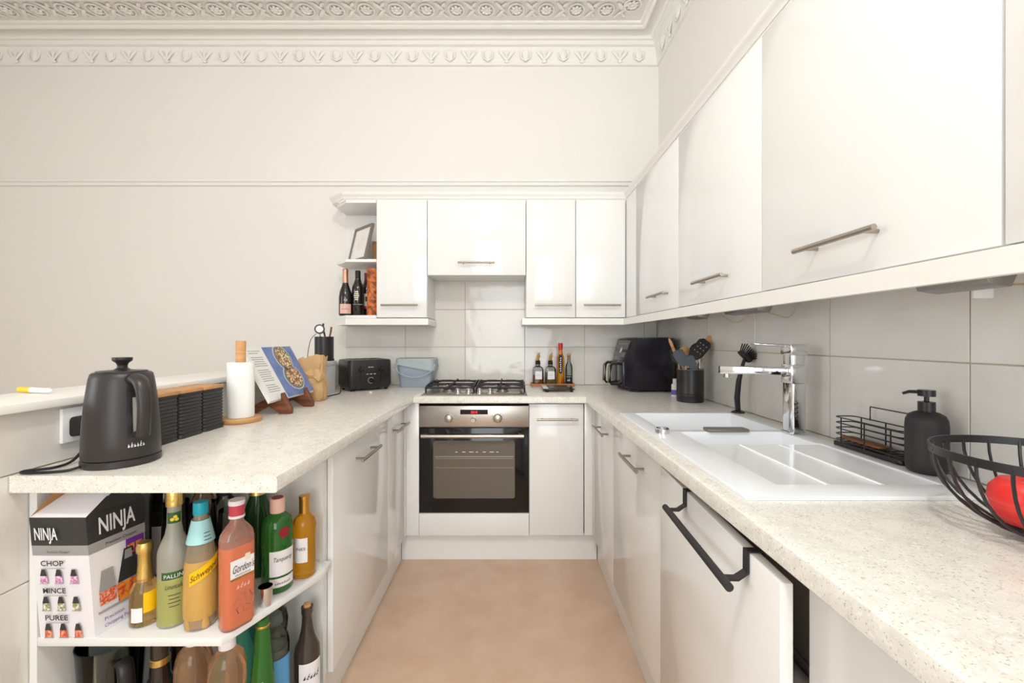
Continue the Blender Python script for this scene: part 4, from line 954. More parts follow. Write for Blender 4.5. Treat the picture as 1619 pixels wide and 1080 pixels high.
# brown paper bag
random.seed(5)
gx, gy = -.985, 2.118
r = thing('paper_bag', 'crumpled brown paper bag behind the cookbook', 'bag', (gx, gy, WT))
m = MB(); rings = []; N_ = 24
for i, (z, a_, b_) in enumerate(((.0008, .052, .040), (.012, .060, .047), (.05, .062, .050), (.09, .058, .048), (.115, .050, .040), (.130, .058, .046), (.155, .052, .040), (.180, .060, .044), (.205, .062, .046))):
    ring = []
    for k in range(N_):
        a = 2*PI*k/N_; e = (abs(math.cos(a))**4+abs(math.sin(a))**4)**-.25
        j = 1+(random.random()-.5)*(.08 if i < 2 else .16); zz = z+(0 if i == 0 else (random.random()-.5)*.012)+(0 if i < 8 else .020*math.sin(a+2.4)+.006*math.sin(5*a)+.008*random.random())
        ring.append((gx+a_*e*math.cos(a)*j, gy+b_*e*math.sin(a)*j, WT+zz))
    rings.append(ring)
inner = [[(gx+(p[0]-gx)*.93, gy+(p[1]-gy)*.93, p[2]-.001) for p in rings[8]], [(gx+(p[0]-gx)*.85, gy+(p[1]-gy)*.85, WT+.13) for p in rings[8]], [(gx+(p[0]-gx)*.5, gy+(p[1]-gy)*.5, WT+.10) for p in rings[8]]]
m.loft(rings+inner); m.build('bag_body', 'kraft', r, world=True, ang=22)
m = MB(); q = [(gx+.064, gy-.050, WT+.150), (gx+.070, gy-.015, WT+.128), (gx+.050, gy-.056, WT+.098), (gx+.026, gy-.066, WT+.122)]; m.loft([q, [(p[0]+.004, p[1]-.004, p[2]+.002) for p in q]]); m.build('folded_flap', 'kraft', r, world=True)
# grey storage box with utensil pot
r = thing('storage_box', 'pale grey plastic storage box in the corner by the toaster', 'box', (-1.055, 2.32, WT))
m = MB(); m.prism(rrect(-1.112, -1.002, 2.205, 2.432, .014), WT+.0005, WT+.160, top=rrect(-1.115, -.998, 2.202, 2.436, .014)); m.build('tub', 'box_grey', r, world=True)
m = MB(); m.prism(rrect(-1.117, -.995, 2.200, 2.440, .014), WT+.1605, WT+.185); m.build('lid', 'box_grey', r, world=True, bevel=.003)
BXZ = WT+.1855; px_, py_ = -1.048, 2.385
r = thing('utensil_pot', 'black utensil pot standing on the grey storage box', 'pot', (px_, py_, BXZ))
m = MB(); m.lathe([(0, .0004), (.052, .0004), (.053, .003), (.053, .010), (.050, .012), (.050, .135), (.047, .135), (.047, .012), (0, .012)], px_, py_, BXZ, 36); m.build('pot_body', 'black_satin', r, world=True)
r = thing('dial_thermometer', 'round dial kitchen thermometer with black rim in the pot', 'thermometer', (px_-.02, py_-.02, BXZ+.1))
tc = Vector((px_-.012, py_-.030, BXZ+.176)); fw = Vector((.35, -.92, .10)).normalized()
m = MB(); m.sweep([tc+fw*.0, tc+fw*.010], .027, seg=24); m.build('case', 'black_satin', r, world=True)
m = MB(); m.sweep([tc+fw*.0102, tc+fw*.0112], .019, seg=24); m.build('dial_face', 'label_white', r, world=True)
m = MB(); m.sweep([tc+Vector((0, .004, -.022)), (px_-.004, py_-.012, BXZ+.02)], .003, seg=8); m.build('probe', 'chrome', r, world=True)
def stick(name, lb, b0, t0, rr, mat, hr=None):
    r = thing(name, lb, 'utensil', (px_+b0[0], py_+b0[1], BXZ+b0[2])); m = MB(); m.sweep([(px_+b0[0], py_+b0[1], BXZ+b0[2]), (px_+t0[0]*.9, py_+t0[1]*.9, BXZ+t0[2]*.85), (px_+t0[0], py_+t0[1], BXZ+t0[2])], [rr*.7, rr, hr or rr], seg=8); m.build('handle', mat, r, world=True)
    return r
stick('wooden_skewer', 'brown wooden stick standing in the pot on the grey box', (-.005, .02, .014), (.034, .016, .190), .005, 'walnut')
stick('scissors', 'scissor handles with grey grips poking out of the pot', (.0, .010, .014), (-.036, .012, .190), .004, 'steel_grey', .010)
stick('peeler', 'dark handled peeler behind the dial thermometer', (.02, .026, .014), (-.018, .028, .210), .005, 'black_satin', .006)
m = MB(); m.sweep(catmull([(px_-.030, py_-.036, BXZ+.150), (px_-.050, py_-.052, BXZ+.120), (px_-.058, py_-.062, BXZ+.070), (px_-.060, py_-.07, BXZ+.022), (px_-.05, py_-.075, BXZ+.004)]), .0018, seg=6); tag(m.build('probe_cable', 'rubber_black'), 'thin dark cable hanging down outside the pot on the grey box', 'cable')
# toaster
t0 = Vector((-.930, 2.440)); ta = math.radians(40)
r = thing('toaster', 'black four slice toaster with two levers', 'toaster', (t0.x, t0.y, WT), ta)
W_, D_ = .265, .205; z0, z1 = .012, .183
def tl(x0, x1, y0, y1, rr, z): return [(x, y, z) for x, y in rrect(x0, x1, y0, y1, rr, 4)]
m = MB(); m.loft([tl(.012, W_-.012, .012, D_-.012, .02, z0), tl(0, W_, 0, D_, .026, z0+.022), tl(.001, W_-.001, .001, D_-.001, .026, z1-.010), tl(.006, W_-.006, .006, D_-.006, .024, z1)]); m.build('body', 'black_satin', r, ang=40)
m = MB(); m.prism(rrect(.02, W_-.02, .02, D_-.02, .012), z1+.0001, z1+.003); tp = m.build('top_plate', 'steel_grey', r)
for i in range(4):
    x = .036+.052*i; m = MB(); m.box(x, x+.034, .034, D_-.034, z1+.0032, z1+.0042); m.build('slot', 'dark_inside', tp)
for x in (.068, .192):
    m = MB(); m.box(x-.003, x+.003, -.0012, .004, .045, .150); m.build('lever_track', 'dark_inside', r)
    m = MB(); m.box(x-.013, x+.013, -.020, -.0015, .118, .130); m.build('lever', 'black_gloss', r, bevel=.003)
m = MB(); m.sweep([(.130, -.0003, .062), (.130, -.014, .062)], .014, seg=20); m.build('dial', 'black_gloss', r)
m = MB(); m.sweep([(.130+.0175*math.cos(2*PI*k/24), -.0008, .062+.0175*math.sin(2*PI*k/24)) for k in range(24)], .0009, seg=5, closed=True); m.build('dial_marking', 'lettering_white', r)
for k in range(3): m = MB(); m.box(.103+.022*k, .115+.022*k, -.0016, .001, .098, .101); m.build('button', 'lettering_white', r)
marks(.010, plane_map((.130, -.0012, .138), (1, 0, 0), (0, 0, 1), .0004), 'lettering_white', r, .034, 6, world=False)
for x in (.03, W_-.03):
    for y in (.03, D_-.03): m = MB(); m.lathe([(0, 0), (.010, 0), (.010, .013), (0, .013)], x, y, .0004, 12); m.build('foot', 'rubber_black', r)
m = MB(); m.sweep(catmull([(-.995, 2.487, WT+.022), (-.975, 2.43, WT+.006), (-.955, 2.36, WT+.0035), (-.965, 2.28, WT+.0035), (-.985, 2.195, WT+.0035), (-1.05, 2.188, WT+.0035)]), .0028, seg=6); m.build('power_cord', 'rubber_black', r, world=True)
# food caddy with liner
cx_, cy_ = -.607, 2.762
r = thing('food_caddy', 'blue grey plastic food waste caddy with liner and bail handle', 'bin', (cx_, cy_, WT))
def cr(h, d, rr, z): return [(cx_+x, cy_+y, WT+z) for x, y in rrect(-h, h, -d, d, rr, 4)]
m = MB(); m.loft([cr(.098, .060, .02, .0005), cr(.101, .063, .022, .004), cr(.116, .074, .026, .150), cr(.119, .077, .026, .152), cr(.120, .078, .026, .178), cr(.112, .070, .024, .178), cr(.100, .062, .022, .02)]); m.build('bucket', 'caddy_blue', r, world=True, ang=40)
random.seed(11); m = MB(); rg = []
for z, e in ((.184, .000), (.1825, .0035), (.160, .0045), (.140, .006), (.122, .010)):
    ring = []; base = rrect(-.120-e, .120+e, -.078-e*.8, .078+e*.8, .026, 6)
    for k, (x, y) in enumerate(base):
        a = math.atan2(y, x); drop = 0 if z > .145 else (.02*math.sin(2*a+1.0)-.012*math.cos(a))*(1 if z < .13 else .5); j = .003*random.random()
        yy = cy_+y*(1+j); ring.append((cx_+x*(1+j*2), min(yy, 2.8505), WT+z+drop))
    rg.append(ring)
m.loft(rg, False); m.build('liner', 'liner', r, world=True, ang=60)
m = MB(); bail = [(cx_+.128*math.cos(a), cy_-.075-.030*math.sin(-a)*.5, WT+.150+.085*math.sin(a)) for a in [PI+PI*k/16 for k in range(17)]]; m.sweep(bail, .0042, seg=8, up=(0, 1, 0)); m.build('bail_handle', 'caddy_blue', r, world=True)
m = MB(); m.sweep([(-.80, 2.40, WT+.001), (-.798, 2.403, WT+.004), (-.79, 2.402, WT+.004), (-.785, 2.406, WT+.001)], [.004, .006, .006, .003], seg=6); tag(m.build('crumb', 'label_cream'), 'tiny pale crumb on the worktop in front of the toaster', 'crumb')

# ================================================================ upper open shelf
# picture frame
fa = Vector((-.72, .70, 0)).normalized(); fn = Vector((-.70, -.72, 0)).normalized(); le = math.radians(13)
fu = (Vector((0, 0, 1))*math.cos(le)-fn*math.sin(le)).normalized(); fo = Vector((-.885, 2.592, US2+.0022))
fnn = (fn*math.cos(le)+Vector((0, 0, 1))*math.sin(le)).normalized()
def fpnt(u, v, n): return fo+fa*u+fu*v+fnn*n
def fbox(m, u0, u1, v0, v1, n0, n1): m.loft([[fpnt(u0, v0, n0), fpnt(u1, v0, n0), fpnt(u1, v1, n0), fpnt(u0, v1, n0)], [fpnt(u0, v0, n1), fpnt(u1, v0, n1), fpnt(u1, v1, n1), fpnt(u0, v1, n1)]])
FW, FH, FT = .232, .236, .016
r = thing('picture_frame', 'grey picture frame with pale print leaning on the top shelf', 'picture frame', fo)
for q in ((0, FW, 0, FT), (0, FW, FH-FT, FH), (0, FT, FT, FH-FT), (FW-FT, FW, FT, FH-FT)):
    m = MB(); fbox(m, q[0], q[1], q[2], q[3], -.008, .010); m.build('frame_side', 'frame_grey', r, world=True, bevel=.001)
m = MB(); fbox(m, FT, FW-FT, FT, FH-FT, -.006, .002); pr_ = m.build('print', 'paper_white', r, world=True)
fm = lambda u, v, w: fpnt(u, v, .0026+w)
disc_poly(fm, ell(.125, .105, .040, .030, 20), 'print_shape', 'art_print', pr_); disc_poly(lambda u, v, w: fm(u, v, w+.0006), ell(.095, .135, .030, .036, 20), 'print_shape', 'art_print', pr_)
r = thing('cardboard_box', 'small brown cardboard box tucked behind the picture frame', 'box', (-.85, 2.73, US2))
m = MB(); m.prism([(-.885, 2.715), (-.824, 2.672), (-.821, 2.790), (-.885, 2.800)], US2+.0004, US2+.112); m.build('carton', 'cardboard', r, world=True)
m = MB(); q = [(-.885, 2.715, US2+.1125), (-.824, 2.672, US2+.1125), (-.830, 2.668, US2+.125), (-.880, 2.700, US2+.135)]; m.loft([q, [(p[0], p[1]+.002, p[2]+.002) for p in q]]); m.build('flap', 'cardboard', r, world=True)

def bottle(name, label, x, y, z, prof, mat, parts=(), seg=28, sx=1, sy=1):
    """prof = glass profile; parts = (name, material, profile) lathed about the same axis"""
    r = thing(name, label, 'bottle', (x, y, z)); m = MB(); m.lathe(prof, x, y, z+.0004, seg, sx, sy); m.build('glass', mat, r, world=True, ang=50)
    for nm, mt, pf in parts: m = MB(); m.lathe(pf, x, y, z+.0004, seg); m.build(nm, mt, r, world=True, ang=50)
    return r
def wine_prof(R, h, hs, rn): # body radius, height, shoulder height, neck radius
    return [(0, .001), (R*.9, .001), (R, .006), (R, hs), (R*.93, hs+.022), (R*.62, hs+.050), (rn*1.15, hs+.072), (rn, hs+.095), (rn, h-.02), (rn*1.12, h-.018), (rn*1.12, h), (0, h)]
def lab(r, x, y, z, R, half, v0, v1, mat, name='label', nu=8, da=0.0, shape=None, nv=1):
    return patch(cyl_map(x, y, z, R, cam_ang(x, y)+da), -half, half, v0, v1, nu, nv, name, mat, r, shape=shape)
def lmarks(l_, x, y, z, R, v, size, width, mat='lettering_dark', da=0.0, n=7, slant=.15):
    return marks(size, cyl_map(x, y, z+v, R, cam_ang(x, y)+da, .0013), mat, l_, width, n, slant=slant)
def ltext(s_, l_, x, y, z, R, v, size, width, mat='lettering_dark', da=0.0, shear=0.0):
    return text(s_, size, cyl_map(x, y, z+v, R, cam_ang(x, y)+da, .0013), mat, l_, width=width, shear=shear)
x, y, R = -1.040, 2.672, .040
r = bottle('champagne_bottle', 'champagne bottle with pink foil and pink label on wall shelf', x, y, US1, [(0, .001), (R*.9, .001), (R, .008), (R, .118), (R*.9, .150), (R*.55, .190), (.016, .215), (.0145, .275), (0, .276)], 'dark_glass', (('foil', 'copper_foil', [(.0185, .196), (.0172, .215), (.0160, .276), (.0175, .280), (.0175, .292), (.014, .297), (0, .298)]), ('neck_ring', 'gold_metal', [(.024, .180), (.0225, .186), (.0195, .195)])))
l_ = lab(r, x, y, US1, R, .036, .014, .074, 'label_pink'); lmarks(l_, x, y, US1, R, .040, .009, .046, 'lettering_brown')
disc_poly(cyl_map(x, y, US1+.098, R, cam_ang(x, y)), ell(0, 0, .010, .009, 16), 'medallion', 'print_grey', r)
x, y, R = -.968, 2.690, .037
r = bottle('wine_bottle', 'black wine bottle with ornate gold print on wall shelf', x, y, US1, wine_prof(R, .285, .165, .0145), 'dark_glass', (('foil', 'label_black', [(.0165, .212), (.0165, .288), (0, .289)]),))
for k in range(5): lab(r, x, y, US1, R, .016-.003*abs(k-2), .100+.012*k, .107+.012*k, 'label_cream', 'gold_print', 4, -.25)
lab(r, x, y, US1, R, .034, .072, .074, 'print_grey', 'label_line')
x, y, R = -.944, 2.788, .036
r = bottle('wine_bottle', 'dark wine bottle with cream and red label on wall shelf', x, y, US1, wine_prof(R, .285, .170, .0145), 'dark_glass', (('foil', 'seal_red', [(.0165, .215), (.0165, .288), (0, .289)]),))
l_ = lab(r, x, y, US1, R, .034, .060, .150, 'label_cream'); lab(l_, x, y, US1, R+.0008, .034, .052, .070, 'bright_red', 'label_band'); lab(l_, x, y, US1, R+.0008, .010, .100, .132, 'label_black', 'crest')
x, y = -.858, 2.648
r = thing('gift_tube', 'orange patterned bottle gift tube beside the wall cabinet', 'tube', (x, y, US1))
m = MB(); m.lathe([(0, .0004), (.037, .0004), (.037, .285), (0, .285)], x, y, US1, 32); m.build('tube_body', 'tube_orange', r, world=True)
m = MB(); m.lathe([(.0372, .262), (.0382, .262), (.0382, .292), (0, .292)], x, y, US1, 32); m.build('tube_lid', 'tube_orange', r, world=True)

# ================================================================ lower open shelf: box and bottles
r = thing('appliance_box', 'white black and purple food chopper carton with torn open top', 'box', (-1.03, 1.07, SHZ))
BP = [(-1.097, .989), (-1.030, .9884), (-.969, .989), (-.947, 1.100), (-1.050, 1.180), (-1.097, 1.12)]
BT = [(x+(0 if i in (0, 5) else .0)+.0, y-(.022 if i < 3 else .004)) for i, (x, y) in enumerate(BP)]
BH = .287
def bx_at(t, z, off=0.0, seg=None):
    """outline of the box at height z (0..BH), pushed out by off"""
    k = z/BH; pts = [Vector(a).lerp(Vector(b), k) for a, b in zip(BP, BT)]; c = sum(pts, Vector((0, 0)))/len(pts)
    return [p+(p-c).normalized()*off for p in pts]
def box_band(m, z0, z1, off, close=True):
    a, b = bx_at(0, z0, off), bx_at(0, z1, off); m.prism(a, SHZ+z0, SHZ+z1, top=b)
m = MB(); box_band(m, .0006, BH, 0); m.build('carton', 'ninja_white', r, world=True)
m = MB(); box_band(m, .222, BH+.0006, .0009); m.build('dark_band', 'ninja_black', r, world=True)
m = MB(); box_band(m, .198, .2218, .0008); m.build('grey_band', 'ninja_grey', r, world=True)
m = MB(); pts = bx_at(0, BH, -.006); m.prism(pts, SHZ+BH+.0007, SHZ+BH+.0012); m.build('open_top', 'dark_inside', r, world=True)
t_ = bx_at(0, BH, 0); z_ = SHZ+BH+.001
def flap(nm, mat, p, q, dx, dy, dz, k=.8):
    m = MB(); c = (Vector(p)+Vector(q))/2; a = [Vector((*p, z_)), Vector((*q, z_)), Vector((c.x+(q[0]-c.x)*k+dx, c.y+(q[1]-c.y)*k+dy, z_+dz)), Vector((c.x+(p[0]-c.x)*k+dx, c.y+(p[1]-c.y)*k+dy, z_+dz))]
    m.loft([a, [v+Vector((0, .0015, .0012)) for v in a]]); m.build(nm, mat, r, world=True)
flap('front_flap', 'ninja_white', t_[0], t_[2], .012, .085, .046, .80); flap('side_flap', 'cardboard', t_[0], t_[5], .028, .010, .052, .75); flap('torn_edge', 'ninja_black', t_[2], t_[3], -.004, .010, .030, .45)
def face_map(i, j, u, z, off=.0014):
    a, b = bx_at(0, 0)[i], bx_at(0, 0)[j]; a2, b2 = bx_at(0, BH)[i], bx_at(0, BH)[j]
    o0 = a.lerp(b, u); o1 = a2.lerp(b2, u); o = o0.lerp(o1, z/BH); ud = Vector((b.x-a.x, b.y-a.y, 0)); vd = Vector((o1.x-o0.x, o1.y-o0.y, BH))
    return plane_map((o.x, o.y, SHZ+z), ud, vd, off)
front = lambda u, z, off=.0014: face_map(0, 2, u, z, off+.004)
side = lambda u, z, off=.0014: face_map(2, 3, u, z, off+.0012)
text('NINJA', .040, front(.30, .238), 'lettering_white', r, width=.052, bold=.0008)
text('NINJA', .056, side(.48, .238), 'lettering_white', r, width=.080, bold=.001)
text('Precision Chopper', .008, front(.50, .206), 'lettering_dark', r, width=.050); text('Precision Chopper', .010, side(.55, .206), 'lettering_dark', r, width=.070)
for k, (wd, pc) in enumerate((('CHOP', 'pink_print'), ('MINCE', 'olive_print'), ('PUREE', 'red_print'))):
    zb_ = .176-.0655*k; text(wd, .0175, front(.37, zb_), 'lettering_dark', r, width=.052, bold=.0003)
    patch(front(.40, zb_-.007), -.030, .024, 0, .0012, 1, 1, 'small_print', 'print_grey', r)
    for j in range(3):
        f_ = front(.20+.27*j, zb_-.0415)
        disc_poly(f_, [(-.0085, 0), (.0085, 0), (.0072, .017), (-.0072, .017)], 'picture_bowl', pc, r); disc_poly(f_, [(-.0076, .0172), (.0076, .0172), (.0035, .033), (-.0035, .033)], 'picture_lid', 'ninja_black', r); disc_poly(f_, [(-.0105, -.0018), (.0105, -.0018), (.0105, -.0001), (-.0105, -.0001)], 'picture_base', 'ninja_grey', r)
f_ = side(.5, .100)
disc_poly(side(.80, .120), [(-.022, 0), (.020, 0), (.020, .078), (-.022, .078)], 'purple_panel', 'purple_print', r)
for q in (-.011, .009): disc_poly(side(.80, .160, .002), [(q-.008, 0), (q+.008, 0), (q+.008, .024), (q-.008, .024)], 'picture_inset', 'orange_print', r)
disc_poly(f_, [(-.006, .0), (.046, .0), (.030, .078), (.010, .078)], 'picture_motor', 'ninja_black', r); disc_poly(side(.5, .100, .002), [(.010, .052), (.028, .052), (.026, .074), (.012, .074)], 'picture_cap', 'ninja_grey', r)
disc_poly(f_, [(-.008, -.002), (.048, -.002), (.046, -.046), (-.006, -.046)], 'picture_food', 'orange_print', r); disc_poly(f_, [(-.046, .0), (-.010, .0), (-.016, .048), (-.040, .048)], 'picture_motor', 'ninja_grey', r); disc_poly(f_, [(-.046, -.002), (-.010, -.002), (-.011, -.034), (-.045, -.034)], 'picture_food', 'red_print', r)
disc_poly(f_, [(-.050, -.047), (.052, -.047), (.050, -.052), (-.048, -.052)], 'picture_base', 'ninja_grey', r)
text('Precision', .012, side(.36, .026), 'purple_print', r, width=.042); text('Chopping Perfection', .012, side(.54, .010), 'purple_print', r, width=.084)
# small prosecco bottle
x, y, R = -.900, 1.043, .030
r = bottle('prosecco_bottle', 'small sparkling wine bottle with gold foil neck', x, y, SHZ, [(0, .003), (R*.85, .001), (R, .006), (R, .060), (R*.9, .085), (R*.55, .112), (.0125, .130), (.0120, .185), (0, .186)], 'prosecco', (('foil', 'gold_foil', [(.0175, .104), (.0160, .118), (.0140, .140), (.0135, .168), (.0165, .174), (.0170, .186), (.014, .196), (0, .199)]),))
l_ = lab(r, x, y, SHZ, R, .012, .016, .050, 'label_white', da=-.55, nu=4); lab(r, x, y, SHZ, R, .016, .036, .084, 'label_yellow', 'back_label', 5, .45)
# dark tall bottle with white label behind the carton
x, y, R = -1.004, 1.235, .038
r = bottle('wine_bottle', 'black bottle with white label standing behind the carton', x, y, SHZ, [(0, .001), (R, .001), (R, .240), (R*.9, .262), (.016, .290), (.015, .330), (0, .331)], 'dark_glass')
l_ = lab(r, x, y, SHZ, R, .036, .03, .165, 'label_white')
# wine glasses
def glass(x, y, label, R=.034, h=.215):
    r = thing('wine_glass', label, 'glass', (x, y, SHZ)); m = MB()
    m.lathe([(0, .0006), (.033, .0006), (.032, .003), (.006, .006), (.0035, .014), (.0035, .085), (.010, .095), (R*.8, .118), (R, .150), (R*.97, .180), (R*.86, h), (R*.84, h), (R*.95, .180), (R*.975, .150), (R*.78, .120), (.006, .099), (0, .098)], x, y, SHZ, 28); m.build('glass', 'clear_glass', r, world=True, ang=60)
glass(-.918, 1.165, 'clear wine glass behind the small gold topped bottle', h=.25); glass(-.838, 1.155, 'clear wine glass behind the limoncello bottle', h=.25); glass(-.757, 1.150, 'clear wine glass behind the orange drink bottle', h=.235)
# limoncello
x, y, R = -.829, 1.045, .0335
r = bottle('limoncello_bottle', 'tall frosted limoncello bottle with gold cap', x, y, SHZ, [(0, .001), (R*.92, .001), (R, .006), (R, .165), (R*.97, .180), (R*.75, .202), (.0185, .218), (.0150, .240), (.0140, .300), (0, .301)], 'frosted_glass', (('liquid', 'limoncello', [(R+.0002, .007), (R+.0003, .008), (R+.0003, .118), (R+.0002, .119)]), ('cap', 'gold_foil', [(.0150, .285), (.0172, .286), (.0172, .340), (.016, .342), (0, .342)])))
l_ = lab(r, x, y, SHZ, R, .026, .118, .136, 'leaf_green', nu=8); ltext('PALLINI', l_, x, y, SHZ, R, .122, .013, .040, 'lettering_white')
ltext('Limoncello', r, x, y, SHZ, R, .096, .016, .036, 'lettering_dark', shear=.3)
for k in range(4): lab(r, x, y, SHZ, R+.0004, .012-.002*(k % 2), .080-.009*k, .0815-.009*k, 'lettering_dark', 'small_print', 4)
l2 = lab(r, x, y, SHZ, .0146, .015, .246, .272, 'leaf_green', 'neck_label', 6)
for k, (u, v) in enumerate(((-.004, .256), (.002, .262), (.005, .255))): disc_poly(cyl_map(x, y, SHZ+v, .0156, cam_ang(x, y)), ell(u, 0, .0042, .0040, 12), 'lemon_print', 'lemon', l2)
# orange mixer bottle
x, y, R = -.7555, 1.034, .036
r = bottle('mixer_bottle', 'plastic bottle of orange mixer with teal cap and yellow label', x, y, SHZ, [(0, .012), (.020, .010), (.031, .002), (.033, .006), (.0355, .030), (R, .060), (R*.97, .110), (R*.92, .150), (R*.78, .190), (.022, .235), (.0140, .262), (.0135, .280), (0, .281)], 'pet_clear', (('liquid', 'orange_squash', [(0, .016), (.030, .008), (.0362, .032), (R+.0004, .060), (R*.97+.0004, .110), (R*.92+.0004, .150), (R*.88, .163), (0, .163)]), ('cap', 'cap_teal', [(.0155, .270), (.0158, .272), (.0158, .296), (.0145, .299), (0, .299)])))
for k in range(5):
    a = cam_ang(x, y)+2*PI*k/5+.3; m = MB(); m.sweep([(x+.027*math.cos(a), y+.027*math.sin(a), SHZ+.040), (x+.026*math.cos(a), y+.026*math.sin(a), SHZ+.010), (x+.024*math.cos(a), y+.024*math.sin(a), SHZ+.0035)], [.010, .011, .007], seg=8); m.build('base_lobe', 'orange_squash', r, world=True, ang=60)
cone = lambda u, v, w: Vector((x, y, SHZ+v))+Vector((math.cos(cam_ang(x, y)+u/.025), math.sin(cam_ang(x, y)+u/.025), 0))*(.0288-(v-.200)*.210+.0022+w)
nl = patch(cone, -.060, .060, .205, .258, 14, 3, 'neck_label', 'label_aqua', r)
for k in range(3): patch(lambda u, v, w: cone(u, v, w+.0006), .006, .020, .212+.008*k, .2135+.008*k, 2, 1, 'small_print', 'lettering_dark', nl)
sw = lambda u, v: (u, v+u*.55)
l_ = patch(cyl_map(x, y, SHZ, R*.96, cam_ang(x, y)+.25, .0016), -.032, .032, .128, .158, 10, 2, 'label', 'label_yellow', r, shape=sw)
text('Schweppes', .020, lambda u, v, w: cyl_map(x, y, SHZ+.136, R*.96, cam_ang(x, y)+.25, .0030)(u, v+u*.55, w), 'lettering_brown', l_, width=.058, shear=.2)
# pink gin, flat sided bottle turned along the shelf edge
x, y, yaw = -.668, 1.0345, math.radians(60.6)
r = thing('gin_bottle', 'flat pink gin bottle with pink cap and white label', 'bottle', (x, y, SHZ), yaw)
hw_, hd_ = .0365, .0235
def gr(h, d, rr, z): return [(px, py, z) for px, py in rrect(-h, h, -d, d, rr, 5)]
m = MB(); m.loft([gr(hw_*.93, hd_*.9, .018, .0006), gr(hw_, hd_, .018, .008), gr(hw_, hd_, .018, .212), gr(hw_*.93, hd_*.93, .018, .226), gr(hw_*.62, hd_*.75, .015, .242), gr(.0150, .0150, .0149, .252), gr(.0142, .0142, .0141, .266)]); m.build('glass', 'pink_glass', r, ang=50)
m = MB(); m.loft([gr(hw_*.93, hd_*.92, .017, .004), gr(hw_+.0003, hd_+.0003, .018, .010), gr(hw_+.0003, hd_+.0003, .018, .198)]); m.build('liquid', 'pink_gin', r, ang=50)
m = MB(); m.lathe([(.0155, .262), (.0165, .263), (.0172, .300), (0, .300)], 0, 0, 0, 24); cp_ = m.build('cap', 'cap_red', r); m = MB(); m.lathe([(.0173, .293), (.0178, .293), (.0178, .304), (0, .304)], 0, 0, 0, 24); m.build('cap_top', 'label_white', cp_); m = MB(); m.lathe([(.0168, .262), (.0176, .262), (.0176, .268), (.0168, .268)], 0, 0, 0, 24); m.build('cap_band', 'label_white', cp_)
fm = plane_map((0, -hd_-.0006, 0), (1, 0, 0), (0, 0, 1)); l_ = patch(fm, -.027, .0275, .126, .168, 1, 1, 'label', 'label_white', r, world=False)
patch(plane_map((0, -hd_-.0006, 0), (1, 0, 0), (0, 0, 1)), -.027, .0275, .121, .1255, 1, 1, 'label_band', 'gold_metal', r, world=False)
text("Gordon's", .026, plane_map((.001, -hd_-.0020, .138), (1, 0, 0), (0, 0, 1)), 'lettering_dark', l_, width=.050, shear=.35, world=False)
marks(.005, plane_map((.001, -hd_-.0020, .130), (1, 0, 0), (0, 0, 1)), 'lettering_dark', l_, .036, 11, world=False)
patch(plane_map((.012, -hd_-.0012, .160), (1, 0, 0), (0, 0, 1)), -.006, .006, 0, .015, 1, 1, 'crest', 'label_cream', r, world=False)
marks(.018, plane_map((.002, -hd_-.0012, .098), (1, 0, 0), (0, 0, 1)), 'label_pink', r, .032, 4, world=False, slant=.5)
for k in range(6):
    a = 2*PI*k/6; m = MB(); m.sweep([(.004+.006*math.cos(a), -hd_-.0008, .060+.006*math.sin(a)), (.004+.020*math.cos(a+.4), -hd_-.001, .060+.022*math.sin(a+.4)), (.004+.024*math.cos(a+1.0), -hd_-.0008, .060+.026*math.sin(a+1.0))], [.001, .002, .001], seg=5); m.build('embossed_petal', 'pink_glass', r)
# steel jigger
x, y = -.640, 1.108
m = MB(); m.lathe([(0, .0006), (.0145, .0006), (.0150, .002), (.0175, .050), (.0165, .050), (.0140, .004), (0, .004)], x, y, SHZ, 24); tag(m.build('jigger', 'chrome', ang=50), 'small steel spirit measure cup between the pink and green bottles', 'measure')
# green gin
x, y, R = -.652, 1.186, .040
r = bottle('gin_bottle', 'green glass gin bottle with white label and red seal', x, y, SHZ, [(0, .001), (R*.9, .001), (R, .006), (R, .135), (R*1.0, .150), (R*.98, .175), (R*.88, .195), (R*.58, .208), (.0175, .213), (.0165, .225), (0, .226)], 'green_glass', (('cap', 'label_pink', [(.0178, .212), (.0190, .213), (.0190, .252), (0, .252)]), ('cap_top', 'seal_red', [(.0150, .2522), (.0150, .2530), (0, .2530)])))
l_ = lab(r, x, y, SHZ, R, .034, .050, .118, 'label_white', da=.35, nu=10); ltext('Tanqueray', l_, x, y, SHZ, R, .090, .017, .050, 'lettering_dark', .35, .35)
l2 = lab(r, x, y, SHZ, R, .034, .020, .044, 'label_white', 'lower_label', 10, .35); lmarks(l2, x, y, SHZ, R, .028, .008, .040, 'lettering_dark', .35, 8, .5)
disc_poly(cyl_map(x, y, SHZ+.166, R*.985, cam_ang(x, y)+.45, .0012), ell(0, 0, .014, .014, 20), 'seal', 'seal_red', r)
# golden dessert wine
x, y, R = -.6085, 1.252, .0315
r = bottle('wine_bottle', 'golden dessert wine bottle with gold foil cap at the shelf end', x, y, SHZ, [(0, .006), (R*.88, .001), (R, .006), (R, .150), (R*.9, .166), (R*.5, .180), (.0135, .188), (.0130, .226), (0, .227)], 'amber_wine', (('foil', 'gold_metal', [(.0145, .182), (.0145, .222), (.0152, .224), (.0152, .234), (0, .235)]),))
l_ = lab(r, x, y, SHZ, R, .019, .050, .120, 'label_white', da=-.35, nu=5); ltext('INES', l_, x, y, SHZ, R, .086, .011, .026, 'lettering_dark', -.35)
